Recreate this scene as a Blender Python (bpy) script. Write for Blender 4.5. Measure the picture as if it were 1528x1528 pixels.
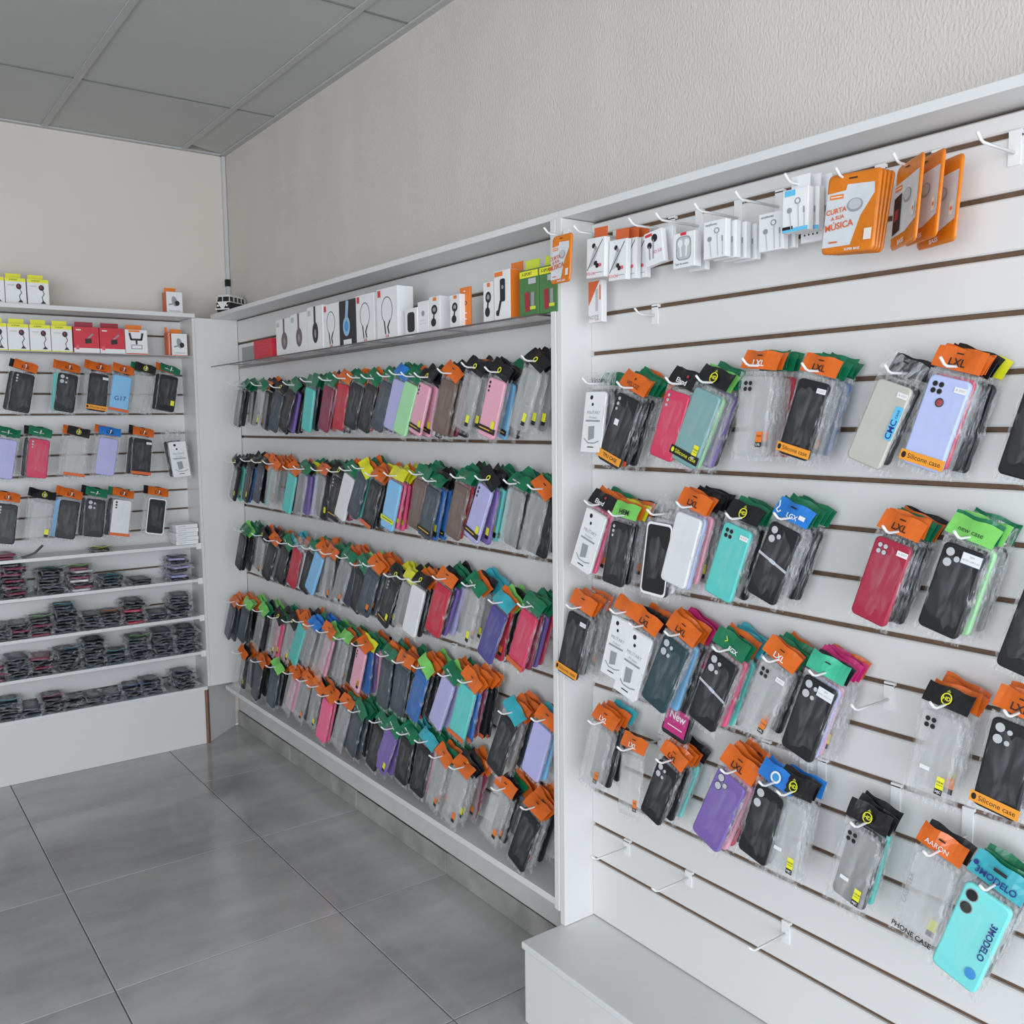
import bpy, bmesh, math, random
from math import sin, cos, pi, radians
from mathutils import Vector, Matrix
random.seed(7)
for o in list(bpy.data.objects): bpy.data.objects.remove(o)
SC = bpy.context.scene; COL = SC.collection

# ------------------------------------------------------------------ camera
H0 = 1.38
FPX, YAW, PIT, ROL = 1376.268, radians(36.38815), radians(-5.65214), radians(-0.646147)
Fw = Vector((sin(YAW)*cos(PIT), cos(YAW)*cos(PIT), sin(PIT)))
r0 = Vector((cos(YAW), -sin(YAW), 0)); u0 = r0.cross(Fw)
Rt = r0*cos(ROL) + u0*sin(ROL); Up = -r0*sin(ROL) + u0*cos(ROL)
cd = bpy.data.cameras.new('camera'); cam = bpy.data.objects.new('camera', cd); COL.objects.link(cam)
m = Matrix.Identity(4)
for i in range(3):
    m[i][0] = Rt[i]; m[i][1] = Up[i]; m[i][2] = -Fw[i]
m[0][3], m[1][3], m[2][3] = 0, 0, H0
cam.matrix_world = m
cd.sensor_fit = 'HORIZONTAL'; cd.sensor_width = 36; cd.lens = FPX/1528*36; cd.clip_start = .02
SC.camera = cam

# ------------------------------------------------------------------ light
SC.view_settings.view_transform = 'Standard'; SC.view_settings.look = 'None'
SC.view_settings.gamma = 1; SC.view_settings.use_curve_mapping = False
SC.view_settings.exposure = 0.0
w = bpy.data.worlds.new('daylight'); SC.world = w; w.use_nodes = True
bg = w.node_tree.nodes['Background']; bg.inputs[0].default_value = (.80, .88, 1, 1); bg.inputs[1].default_value = 1.0
def area(name, loc, rot, sx, sy, power, col):
    l = bpy.data.lights.new(name, 'AREA'); l.shape = 'RECTANGLE'; l.size = sx; l.size_y = sy; l.energy = power; l.color = col
    o = bpy.data.objects.new(name, l); COL.objects.link(o); o.location = loc; o.rotation_euler = rot; return o
area('shopfront_daylight', (-.8, -3.05, 1.25), (radians(90), 0, 0), 4.2, 2.3, 152, (.88, .935, 1))
area('side_daylight', (-3.15, -.9, 1.3), (radians(90), 0, radians(-90)), 3.2, 2.2, 94, (.88, .935, 1))
try: SC.cycles.transparent_max_bounces = 24
except Exception: pass

def ray(px, py): return Fw + Rt*((px-764)/FPX) - Up*((py-764)/FPX)
def onX(X, px, py):
    d = ray(px, py); return d*(X/d.x) + Vector((0, 0, H0))
def onY(Y, px, py):
    d = ray(px, py); return d*(Y/d.y) + Vector((0, 0, H0))
def onZ(Z, px, py):
    d = ray(px, py); return d*((Z-H0)/d.z) + Vector((0, 0, H0))

# ------------------------------------------------------------------ materials
MATS = {}
def pbsdf(m): return m.node_tree.nodes['Principled BSDF']
def mat(name, col, rough=.5, var=.06, scale=20, bump=0, bscale=60, metal=0, spec=.5, coat=0, stretch=None):
    if name in MATS: return MATS[name]
    m = bpy.data.materials.new(name); m.use_nodes = True; nt = m.node_tree; b = pbsdf(m)
    b.inputs['Roughness'].default_value = rough; b.inputs['Metallic'].default_value = metal
    b.inputs['Specular IOR Level'].default_value = spec; b.inputs['Coat Weight'].default_value = coat
    tc = nt.nodes.new('ShaderNodeTexCoord'); src = tc.outputs['Object']
    if stretch:
        mp = nt.nodes.new('ShaderNodeMapping'); mp.inputs['Scale'].default_value = stretch
        nt.links.new(src, mp.inputs[0]); src = mp.outputs[0]
    n = nt.nodes.new('ShaderNodeTexNoise'); n.inputs['Scale'].default_value = scale; n.inputs['Detail'].default_value = 4
    nt.links.new(src, n.inputs['Vector'])
    r = nt.nodes.new('ShaderNodeValToRGB'); r.color_ramp.elements[0].position = .3; r.color_ramp.elements[1].position = .7
    r.color_ramp.elements[0].color = tuple(c*(1-var) for c in col)+(1,)
    r.color_ramp.elements[1].color = tuple(min(1, c*(1+var)) for c in col)+(1,)
    nt.links.new(n.outputs['Fac'], r.inputs[0]); nt.links.new(r.outputs[0], b.inputs['Base Color'])
    if bump:
        n2 = nt.nodes.new('ShaderNodeTexNoise'); n2.inputs['Scale'].default_value = bscale; n2.inputs['Detail'].default_value = 6
        nt.links.new(src, n2.inputs['Vector'])
        bp = nt.nodes.new('ShaderNodeBump'); bp.inputs['Strength'].default_value = bump; bp.inputs['Distance'].default_value = .004
        nt.links.new(n2.outputs['Fac'], bp.inputs['Height']); nt.links.new(bp.outputs[0], b.inputs['Normal'])
    MATS[name] = m; return m
def film(name, col, dens, rough=.12, bscale=45, bump=.6, hi=.5):
    """clear plastic: mostly see-through, glossy, crinkled"""
    if name in MATS: return MATS[name]
    m = bpy.data.materials.new(name); m.use_nodes = True; nt = m.node_tree; b = pbsdf(m)
    b.inputs['Base Color'].default_value = col+(1,); b.inputs['Roughness'].default_value = rough
    b.inputs['Specular IOR Level'].default_value = .8
    tc = nt.nodes.new('ShaderNodeTexCoord')
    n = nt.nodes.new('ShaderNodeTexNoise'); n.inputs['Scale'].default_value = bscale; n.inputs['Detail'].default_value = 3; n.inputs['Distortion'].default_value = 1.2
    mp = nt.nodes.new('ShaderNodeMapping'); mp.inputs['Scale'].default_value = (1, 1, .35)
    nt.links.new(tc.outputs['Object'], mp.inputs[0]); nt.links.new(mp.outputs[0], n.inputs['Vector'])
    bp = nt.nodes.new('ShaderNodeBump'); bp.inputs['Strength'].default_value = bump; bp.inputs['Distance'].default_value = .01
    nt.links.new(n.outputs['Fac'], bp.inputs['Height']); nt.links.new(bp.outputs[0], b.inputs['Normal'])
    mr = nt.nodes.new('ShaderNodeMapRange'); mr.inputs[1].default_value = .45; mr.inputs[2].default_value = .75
    mr.inputs[3].default_value = dens; mr.inputs[4].default_value = hi  # denser pale streaks mixed in by noise stand in for glints on creases
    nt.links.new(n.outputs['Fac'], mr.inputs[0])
    t = nt.nodes.new('ShaderNodeBsdfTransparent'); mx = nt.nodes.new('ShaderNodeMixShader')
    nt.links.new(mr.outputs[0], mx.inputs[0]); nt.links.new(t.outputs[0], mx.inputs[1]); nt.links.new(b.outputs[0], mx.inputs[2])
    nt.links.new(mx.outputs[0], nt.nodes['Material Output'].inputs['Surface'])
    MATS[name] = m; return m

WHITE = mat('white_laminate', (.70, .69, .675), .32, .015, 3, spec=.45)
WHITE2 = mat('white_laminate_shelf', (.70, .70, .69), .28, .02, 4)
BROWN = mat('raw_mdf_brown', (.135, .080, .048), .8, .15, 60)
BROWN2 = mat('raw_mdf_edge', (.20, .115, .075), .8, .12, 40)
PLASTER = mat('textured_plaster', (.63, .585, .54), .85, .035, 6, bump=.7, bscale=210, stretch=(1, 1, .5))
PAINT = mat('smooth_cream_paint', (.67, .615, .56), .7, .02, 3, bump=.05)
MASON = mat('white_masonry', (.60, .59, .57), .8, .05, 7, bump=.5, bscale=40)
CEIL = mat('ceiling_tile_grey', (.49, .495, .48), .9, .03, 3, bump=.15, bscale=200)
TEE = mat('ceiling_tee', (.56, .56, .55), .5, .01)
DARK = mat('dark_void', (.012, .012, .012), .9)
METAL = mat('white_metal_hook', (.78, .78, .77), .3, .01, spec=.6)
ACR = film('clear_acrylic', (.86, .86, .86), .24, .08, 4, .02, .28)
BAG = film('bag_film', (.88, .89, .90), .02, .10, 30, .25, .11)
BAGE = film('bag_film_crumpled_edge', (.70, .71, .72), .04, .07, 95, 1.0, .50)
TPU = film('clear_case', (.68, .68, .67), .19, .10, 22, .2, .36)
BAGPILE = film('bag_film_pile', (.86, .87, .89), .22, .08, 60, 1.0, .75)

def floor_mat():
    m = bpy.data.materials.new('polished_grey_tile'); m.use_nodes = True; nt = m.node_tree; b = pbsdf(m)
    tc = nt.nodes.new('ShaderNodeTexCoord'); oi = nt.nodes.new('ShaderNodeObjectInfo')
    ad = nt.nodes.new('ShaderNodeVectorMath'); ad.operation = 'MULTIPLY_ADD'
    cx = nt.nodes.new('ShaderNodeCombineXYZ'); nt.links.new(oi.outputs['Random'], cx.inputs[0]); nt.links.new(oi.outputs['Random'], cx.inputs[1])
    nt.links.new(cx.outputs[0], ad.inputs[0]); ad.inputs[1].default_value = (7, 11, 0); nt.links.new(tc.outputs['Object'], ad.inputs[2])
    n = nt.nodes.new('ShaderNodeTexNoise'); n.inputs['Scale'].default_value = 2.6; n.inputs['Detail'].default_value = 7; n.inputs['Roughness'].default_value = .62
    mp = nt.nodes.new('ShaderNodeMapping'); mp.inputs['Scale'].default_value = (.7, 1.5, 1)
    nt.links.new(ad.outputs[0], mp.inputs[0]); nt.links.new(mp.outputs[0], n.inputs['Vector'])
    r = nt.nodes.new('ShaderNodeValToRGB'); r.color_ramp.elements[0].position = .32; r.color_ramp.elements[1].position = .68
    r.color_ramp.elements[0].color = (.36, .355, .348, 1); r.color_ramp.elements[1].color = (.54, .532, .52, 1)
    nt.links.new(n.outputs['Fac'], r.inputs[0]); nt.links.new(r.outputs[0], b.inputs['Base Color'])
    mr = nt.nodes.new('ShaderNodeMapRange'); mr.inputs[3].default_value = .07; mr.inputs[4].default_value = .18
    nt.links.new(n.outputs['Fac'], mr.inputs[0]); nt.links.new(mr.outputs[0], b.inputs['Roughness'])
    b.inputs['Specular IOR Level'].default_value = .6
    return m
TILE = floor_mat()
GROUT = mat('grout', (.15, .148, .143), .9)
SKIRT = mat('tile_skirting', (.34, .33, .31), .45, .25, 9)

CASEC = {'k': ('black', (.014, .015, .018)), 'd': ('dark slate', (.05, .065, .085)), 'e': ('dark green', (.022, .055, .065)),
 'c': ('clear', None), 't': ('turquoise', (.10, .55, .50)), 'a': ('aqua', (.20, .70, .68)), 'A': ('pale teal', (.20, .36, .36)), 'z': ('deep red', (.37, .022, .055)), 'r': ('red', (.50, .022, .045)), 'x': ('crimson', (.62, .045, .11)),
 'p': ('light pink', (.80, .38, .48)), 'h': ('hot pink', (.85, .12, .26)), 'l': ('lilac', (.44, .43, .72)), 'v': ('pale blue', (.45, .52, .80)),
 'u': ('purple', (.19, .12, .38)), 'i': ('indigo', (.075, .065, .26)), 'g': ('light green', (.35, .70, .36)), 'n': ('brown', (.16, .105, .085)),
 'b': ('blue', (.03, .14, .42)), 's': ('sky blue', (.22, .50, .78)), 'w': ('white', (.72, .72, .73)), 'm': ('maroon', (.25, .035, .075)),
 'f': ('beige', (.50, .49, .43))}
HDRC = {'O': ('orange', (.70, .135, .012)), 'G': ('green', (.008, .17, .075)), 'K': ('black', (.010, .010, .012)), 'Y': ('yellow', (.72, .70, .02)),
 'B': ('blue', (.02, .19, .60)), 'T': ('teal', (.04, .38, .45)), 'W': ('clear', None), 'L': ('lime green', (.20, .60, .12)), 'M': ('magenta', (.52, .02, .15)), 'E': ('mint green', (.05, .48, .28))}
def cmat(k): return TPU if k == 'c' else mat('case_'+CASEC[k][0].replace(' ', '_'), CASEC[k][1], .38, .04, 12)
def hmat(k): return BAGE if k == 'W' else mat('header_'+HDRC[k][0].replace(' ', '_'), HDRC[k][1], .28, .10, 30, bump=.5, bscale=25, coat=.3)
COLS = {'yellow': (.82, .80, .03), 'black': (.012, .012, .014), 'white': (.80, .80, .80), 'orange': (.82, .20, .02), 'orange2': (.66, .13, .035),
 'grey': (.30, .31, .32), 'lgrey': (.50, .51, .53), 'red': (.62, .03, .05), 'blue': (.05, .28, .62), 'cyan': (.12, .52, .80), 'dred': (.35, .02, .04),
 'teal': (.06, .40, .48), 'magenta': (.55, .03, .20), 'navy': (.012, .03, .20), 'green': (.07, .20, .06), 'olive': (.32, .36, .05), 'lime': (.62, .70, .05),
 'taupe': (.16, .12, .12), 'amber': (.86, .33, .03), 'sky': (.30, .48, .66), 'cream': (.75, .70, .62), 'hotpink': (.80, .1, .15), 'gold': (.75, .42, .04)}
def pm(c): return mat('print_'+c, COLS[c], .45, .03)

# ------------------------------------------------------------------ mesh helpers
def link(o): COL.objects.link(o); return o
def bx(bm, x0, x1, y0, y1, z0, z1, mi=0):
    vs = [bm.verts.new((x, y, z)) for x in (x0, x1) for y in (y0, y1) for z in (z0, z1)]
    for f in ((0, 1, 3, 2), (4, 6, 7, 5), (0, 4, 5, 1), (2, 3, 7, 6), (0, 2, 6, 4), (1, 5, 7, 3)):
        fc = bm.faces.new([vs[i] for i in f]); fc.material_index = mi
def tube(bm, pts, r, n=6, mi=0):
    rings = []
    P = [Vector(p) for p in pts]
    for i, p in enumerate(P):
        t = (P[min(i+1, len(P)-1)]-P[max(i-1, 0)]).normalized()
        a = t.orthogonal().normalized() if i == 0 else (rings_a - t*rings_a.dot(t)).normalized()
        rings_a = a; b = t.cross(a)
        rings.append([bm.verts.new(p+a*r*cos(2*pi*k/n)+b*r*sin(2*pi*k/n)) for k in range(n)])
    for i in range(len(rings)-1):
        for k in range(n):
            f = bm.faces.new((rings[i][k], rings[i][(k+1) % n], rings[i+1][(k+1) % n], rings[i+1][k])); f.smooth = True; f.material_index = mi
    for rg in (rings[0], rings[-1]):
        f = bm.faces.new(rg); f.material_index = mi
def mesh_of(name, bm, mats):
    bmesh.ops.recalc_face_normals(bm, faces=bm.faces)
    me = bpy.data.meshes.new(name); bm.to_mesh(me); bm.free()
    for m in (mats if isinstance(mats, (list, tuple)) else [mats]): me.materials.append(m)
    return me
def obj(name, me, parent=None, M=None):
    o = bpy.data.objects.new(name, me); link(o)
    if parent: o.parent = parent
    if M is not None: o.matrix_local = M if parent else M
    return o
def box_obj(name, d, m, parent=None, bev=0):
    bm = bmesh.new(); bx(bm, *d)
    if bev: bmesh.ops.bevel(bm, geom=list(bm.edges), offset=bev, segments=2, affect='EDGES', profile=.5)
    return obj(name, mesh_of(name, bm, m), parent)
def empty(name, label, cat, M=None, group=None):
    o = bpy.data.objects.new(name, None); link(o); o.empty_display_size = .02
    if M is not None: o.matrix_world = M
    o['label'] = label; o['category'] = cat
    if group: o['group'] = group
    return o
def tag(o, label, cat, group=None):
    o['label'] = label; o['category'] = cat
    if group: o['group'] = group
    return o
def struct(o): o['kind'] = 'structure'; return o
def frame(pos, right, up):
    """local x = right as seen, z = up, y = away from viewer"""
    z = up.normalized(); x = (right - z*right.dot(z)).normalized(); y = z.cross(x)
    M = Matrix.Identity(4)
    for i in range(3):
        M[i][0] = x[i]; M[i][1] = y[i]; M[i][2] = z[i]; M[i][3] = pos[i]
    return M
ORD = ['first', 'second', 'third', 'fourth', 'fifth', 'sixth', 'seventh', 'eighth', 'ninth', 'tenth', 'eleventh', 'twelfth', 'thirteenth',
       'fourteenth', 'fifteenth', 'sixteenth', 'seventeenth', 'eighteenth', 'nineteenth', 'twentieth', 'twenty-first']

TXT = {}
def text_data(s, size, bold=0, shear=0):
    k = (s, size, bold, shear)
    if k not in TXT:
        c = bpy.data.curves.new('lettering', 'FONT'); c.body = s; c.size = size; c.resolution_u = 3; c.align_x = 'CENTER'; c.align_y = 'CENTER'
        c.offset = bold*size*.02; c.shear = shear
        o = bpy.data.objects.new('t', c); link(o)
        dg = bpy.context.evaluated_depsgraph_get(); me = bpy.data.meshes.new_from_object(o.evaluated_get(dg))
        bpy.data.objects.remove(o); TXT[k] = [tuple(v.co) for v in me.vertices], [tuple(p.vertices) for p in me.polygons]
        bpy.data.meshes.remove(me)
    return TXT[k]
def art_mesh(name, shapes, y0=0.0):
    """flat printed shapes; each shape: (kind, colour, params...) in the local x-z plane, front = -y"""
    bm = bmesh.new(); cols = []; lay = 0
    for s in shapes:
        kind, c = s[0], s[1]
        if c not in cols: cols.append(c)
        mi = cols.index(c); lay += 1; y = y0 - .00035 - .00012*lay
        if kind == 'rect':
            x, z, ww, hh = s[2:6]; a = s[6] if len(s) > 6 else 0; pts = [(-ww/2, -hh/2), (ww/2, -hh/2), (ww/2, hh/2), (-ww/2, hh/2)]
            pts = [(x+p*cos(a)-q*sin(a), z+p*sin(a)+q*cos(a)) for p, q in pts]
        elif kind == 'poly': pts = s[2]
        elif kind == 'disc':
            x, z, rx, rz = s[2:6]; a = s[6] if len(s) > 6 else 0
            pts = [(rx*cos(t*pi/8), rz*sin(t*pi/8)) for t in range(16)]
            pts = [(x+p*cos(a)-q*sin(a), z+p*sin(a)+q*cos(a)) for p, q in pts]
        elif kind == 'line':
            P = [Vector(p) for p in s[2]]; wd = s[3]/2
            for i in range(len(P)-1):
                d = (P[i+1]-P[i]).normalized(); nn = Vector((-d.y, d.x))*wd
                q = [P[i]-nn-d*wd*.5, P[i+1]-nn+d*wd*.5, P[i+1]+nn+d*wd*.5, P[i]+nn-d*wd*.5]
                f = bm.faces.new([bm.verts.new((a.x, y, a.y)) for a in q]); f.material_index = mi
            continue
        elif kind == 'text':
            t, x, z, size = s[2:6]; a = s[6] if len(s) > 6 else 0; bo = s[7] if len(s) > 7 else 0
            V, F = text_data(t, size, bo)
            vs = [bm.verts.new((x+p[0]*cos(a)-p[1]*sin(a), y, z+p[0]*sin(a)+p[1]*cos(a))) for p in V]
            for f in F:
                try: ff = bm.faces.new([vs[i] for i in f]); ff.material_index = mi
                except ValueError: pass
            continue
        f = bm.faces.new([bm.verts.new((p[0], y, p[1])) for p in pts]); f.material_index = mi
    me = bpy.data.meshes.new(name); bm.to_mesh(me); bm.free()
    for c in cols: me.materials.append(pm(c))
    return me
CACHE = {}
def cached(key, fn):
    if key not in CACHE: CACHE[key] = fn()
    return CACHE[key]

# ================================================================== SETTING
WX, WY, CZ = 1.476, 4.100, 2.546
XL, YB = -3.2, -3.1
SN, SF = 1.402, 1.435            # slat faces of the near and far sections of the right wall
LIP = 1.3208  # right-wall units and goods are scaled about the camera, baked into plain numbers
# floor tiles
g = struct(box_obj('floor', (XL, WX, YB, WY, -.03, -.0025), GROUT))
xs = [1.074-.6*i for i in range(-1, 9)]; ys = [2.899-.596*i for i in range(-2, 11)]
bmk = None
def tile_mesh(w_, d_):
    bm = bmesh.new(); bx(bm, 0, w_, 0, d_, -.01, 0)
    bmesh.ops.bevel(bm, geom=[e for e in bm.edges if all(v.co.z > -.001 for v in e.verts)], offset=.0012, segments=1, affect='EDGES')
    return mesh_of('floor_tile', bm, TILE)
for i in range(len(xs)-1):
    for j in range(len(ys)-1):
        x1, x0 = min(xs[i], WX-.04), max(xs[i+1], XL); y1, y0 = min(ys[j], WY), max(ys[j+1], YB)
        if x1-x0 < .02 or y1-y0 < .02: continue
        wd, dp = round(x1-x0-.003, 4), round(y1-y0-.003, 4)
        o = obj('floor_tile', cached(('ft', wd, dp), lambda: tile_mesh(wd, dp)), g); o.location = (x0+.0015, y0+.0015, 0)
# walls
struct(box_obj('wall_right', (WX, WX+.12, YB, WY+.12, 0, CZ+.3), PLASTER))
struct(box_obj('wall_back', (XL, WX, WY, WY+.12, 0, CZ+.3), PAINT))
struct(box_obj('wall_left', (XL-.12, XL, -.2+1.0, WY+.12, 0, CZ+.3), PAINT))
struct(box_obj('trim_1', (1.439, WX-.0005, 1.63, 4.095, .0685, .229), MASON))
struct(box_obj('wall_front', (XL, WX, YB-.1, YB, CZ-.1, CZ+.3), PAINT))
# skirting tiles
sk = struct(bpy.data.objects.new('baseboard_right', None)); link(sk)
for j, (a, b) in enumerate(((1.63, 1.707), (1.71, 2.303), (2.306, 2.899), (2.902, 3.495), (3.498, 4.09))):
    bm = bmesh.new(); bx(bm, 1.431, 1.4385, a, b, 0, .066+.002*(j % 2))
    bmesh.ops.bevel(bm, geom=[e for e in bm.edges if all(v.co.x < 1.44 for v in e.verts)], offset=.002, segments=1, affect='EDGES')
    obj('skirting_tile', mesh_of('skirting_tile', bm, SKIRT), sk)
# ceiling
ce = struct(box_obj('ceiling', (XL, WX, YB, WY, CZ+.035, CZ+.08), DARK))  # near-black colour paints in the shade of the void above the tiles
gx = [WX, 1.294, .758, .222, -.314, -.85, -1.386, -1.92, -2.46, XL]
gy = [WY, 3.48, 2.465, 1.45, .435, -.58, -1.595, -2.61, YB]
for i in range(len(gx)-1):
    for j in range(len(gy)-1):
        bm = bmesh.new(); x1, x0, y1, y0 = gx[i], gx[i+1], gy[j], gy[j+1]
        bx(bm, x0+.003, x1-.003, y0+.003, y1-.003, CZ+.004, CZ+.018)
        o = obj('ceiling_tile', mesh_of('ceiling_tile', bm, CEIL), ce)
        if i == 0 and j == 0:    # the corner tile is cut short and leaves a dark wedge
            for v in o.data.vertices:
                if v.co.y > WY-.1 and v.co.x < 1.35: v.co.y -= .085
n_ = 0
TEE2 = mat('ceiling_rail', (.46, .465, .45), .6, .01); JOINT = mat('ceiling_joint', (.20, .20, .195), .8)
def tee(d, m=None):
    global n_; n_ += 1
    struct(box_obj('trim_%d' % (n_+1), d, m or TEE2))
for x in gx[1:-1]: tee((x-.011, x+.011, YB, WY, CZ-.002, CZ+.003))
for y in gy[1:-1]: tee((XL, WX, y-.0025, y+.0025, CZ+.001, CZ+.0035), JOINT)
tee((WX-.022, WX, YB, WY, CZ-.004, CZ+.003)); tee((XL, WX, WY-.022, WY, CZ-.004, CZ+.003))
# shopfront frame behind the viewer
sf = struct(bpy.data.objects.new('window_1', None)); link(sf)
for x in (XL+.03, -1.2, .6, WX-.03):
    box_obj('mullion', (x-.025, x+.025, YB-.06, YB, 0, CZ-.1), TEE, sf)
# cable duct in the corner
t = empty('cable_duct', 'thin white cable duct running down the corner where the two walls meet', 'cable duct')
box_obj('duct', (WX-.017, WX-.002, WY-.017, WY-.001, 1.85, CZ-.004), TEE, t)
box_obj('coupler', (WX-.020, WX-.001, WY-.020, WY-.001, 1.985, 2.015), DARK, t)

# ================================================================== SLATWALL UNITS
def slat_mesh(L, h, chamf=.0025):
    """one board, length along y, front face at x=0, thickness to +x"""
    bm = bmesh.new(); prof = [(0, chamf), (0, h-chamf), (chamf, h), (.0075, h), (.0075, 0), (chamf, 0)]
    a = [bm.verts.new((x, 0, z)) for x, z in prof]; b = [bm.verts.new((x, L, z)) for x, z in prof]
    n = len(prof)
    for k in range(n): bm.faces.new((a[k], a[(k+1) % n], b[(k+1) % n], b[k]))
    bm.faces.new(a[::-1]); bm.faces.new(b)
    return mesh_of('slat', bm, WHITE)
def slatwall(root, X, y0, y1, ztop, zbot, grooves, gap=.0085):
    bm = bmesh.new(); bx(bm, X+.0076, X+.016, y0, y1, zbot, ztop); obj('backing_board', mesh_of('backing_board', bm, BROWN), root)
    edges = [ztop-.003] + [z for z in grooves] + [zbot]
    for k in range(len(edges)-1):
        top = edges[k] - (gap/2 if k else 0); bot = edges[k+1] + (gap/2 if k+1 < len(edges)-1 else 0)
        hh = round(top-bot, 5)
        o = obj('slat', cached(('slat', round(y1-y0, 4), hh), lambda: slat_mesh(y1-y0, hh)), root); o.location = (X, y0, bot)
NG = [1.7835-.085*k for k in range(18)]
FG = [1.7201-.0988*k for k in range(15)]
BG = [1.752-.0817*k for k in range(19)]
near = empty('slatwall_panel', 'near white slatwall section with brown grooves, right of the white upright', 'wall panel')
slatwall(near, SN, -.6, 1.591, 1.8168, .1965, NG)
u = tag(box_obj('upright_panel', (1.3146, WX-.001, 1.592, 1.609, .1955, 1.8189), WHITE, None, .001), 'white upright board closing the left side of the near slatwall section', 'upright')
u = tag(box_obj('upright_panel', (1.3125, WX-.001, 1.6105, 1.6275, .2256, 1.8189), WHITE, None, .001), 'white upright board at the near end of the far slatwall section, behind its twin', 'upright')
tag(box_obj('top_board', (LIP, WX-.001, -.6, 1.609, 1.8199, 1.836), WHITE2, None, .0008), 'white top board running above the near slatwall section', 'shelf board')
tag(box_obj('top_board', (LIP, WX-.001, 1.6105, 3.907, 1.8199, 1.836), WHITE2, None, .0008), 'white top board above the far slatwall section, toy van on it', 'shelf board')
far = empty('slatwall_panel', 'far white slatwall section on the right wall, packed with phone cases', 'wall panel')
slatwall(far, SF, 1.6285, 3.9065, 1.8189, .2485, FG)
tag(box_obj('bottom_board', (LIP-.003, WX-.002, 1.6285, 3.907, .2298, .2475), WHITE2, None, .0008), 'white bottom board beneath the far slatwall section, above the masonry band', 'shelf board')
# stepped box below the near section
b = empty('display_plinth', 'low white plinth box in front of the near slatwall section', 'plinth')
box_obj('body', (1.202, WX-.002, -.6, 1.601, .001, .1775), WHITE, b, .001)
box_obj('top', (1.196, WX-.002, -.6, 1.6068, .178, .1945), WHITE2, b, .003)
# corner infill
tag(box_obj('corner_panel', (1.2545, 1.4345, 3.9085, 3.923, .255, 1.8195), WHITE, None, .0006), 'tall white panel filling the corner between the back unit and far slatwall', 'panel')
dg = empty('corner_panel', 'short white angled panel with raw brown edge at the floor in the corner', 'panel', Matrix.Translation((1.246, 3.93, 0)) @ Matrix.Rotation(radians(43), 4, 'Z'))
box_obj('board', (.0006, .236, 0, .015, .0, .2545), WHITE, dg)
bm = bmesh.new(); bx(bm, -.014, .0005, -.006, .017, 0, .2375); o = obj('raw_edge', mesh_of('raw_edge', bm, BROWN2), dg); o['label'] = 'raw brown board edge'

# back unit
YF, YS = 3.91, 4.07
XR = 1.243
back = empty('slatwall_panel', 'white slatwall on the back wall behind the small accessories and stacked packs', 'wall panel')
# built along x: reuse the slat mesh turned by 90 degrees
bm = bmesh.new(); bx(bm, -1.4, XR-.001, YS+.0076, YS+.016, .26, 1.819); obj('backing_board', mesh_of('backing_board', bm, BROWN), back)
ed = [1.816] + BG + [.26]
for k in range(len(ed)-1):
    top = ed[k]-(.0035 if k else 0); bot = ed[k+1]+(.0035 if k+1 < len(ed)-1 else 0); hh = round(top-bot, 5)
    o = obj('slat', cached(('slatb', hh), lambda: slat_mesh(XR+1.4, hh)), back); o.rotation_euler = (0, 0, -pi/2); o.scale = (-1, 1, 1); o.location = (-1.4, YS, bot)
    # local +x (thickness) -> world +y after the mirrored turn
tag(box_obj('side_panel', (XR, XR+.011, YF, WY-.001, .2545, 1.819), WHITE, None, .0006), 'white vertical side panel closing the right end of the back unit', 'panel')
tag(box_obj('top_board', (-1.4, XR+.012, YF-.005, WY-.001, 1.820, 1.8365), WHITE2, None, .0008), 'white top shelf of the back unit carrying yellow boxes', 'shelf board')
bb = empty('base_cabinet', 'plain white base cabinet at floor level under the back unit', 'cabinet')
box_obj('front_panel', (-1.4, 1.243, YF+.015, YF+.03, .001, .2375), WHITE, bb); box_obj('top', (-1.4, 1.2435, YF+.008, WY-.001, .238, .2535), WHITE2, bb, .0006)
box_obj('end_panel', (1.230, 1.243, YF+.031, WY-.001, .001, .2375), WHITE, bb)
o = tag(box_obj('acrylic_shelf', (-1.4, XR-.001, YF+.01, YS-.0005, 1.660, 1.664), ACR), 'thin clear acrylic shelf holding yellow and red boxes on the back unit', 'shelf')
SHZ = [.874, .724, .564, .409]
for k, z in enumerate(SHZ):
    t = empty('shelf', 'white shelf of the back unit, %s from the top of the lower four' % ORD[k], 'shelf')
    box_obj('board', (-1.4, XR-.002, YF+.012, YS-.0005, z-.013, z), WHITE2, t, .0006)
    box_obj('end_clip', (XR-.020, XR-.0005, YF+.008, YF+.0118, z-.022, z+.004), METAL, t)
# acrylic shelf of the far section: overlapping sheets
tt = empty('acrylic_shelf', 'clear acrylic shelf sheets holding headphone boxes on the far slatwall', 'shelf')
yy = 1.664
k = 0
while yy < 3.84:
    L = .40 if yy+.45 < 3.84 else 3.869-yy
    SH = Matrix.Translation((1.2995, 0, 1.6155))
    box_obj('sheet', (.0015, .1345, yy, yy+L-.004, 0, .0035), ACR, tt).matrix_local = SH
    bm = bmesh.new(); bx(bm, 0, .0014, yy, yy+L-.004, -.0005, .0036); bx(bm, .0015, .1325, yy-.003, yy-.0003, -.0006, .0036); bx(bm, .1325, .1345, yy, yy+L-.004, -.0012, -.0001)
    obj('sheet_edge', mesh_of('sheet_edge', bm, mat('acrylic_edge', (.10, .085, .085), .25)), tt).matrix_local = SH; yy += L

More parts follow.
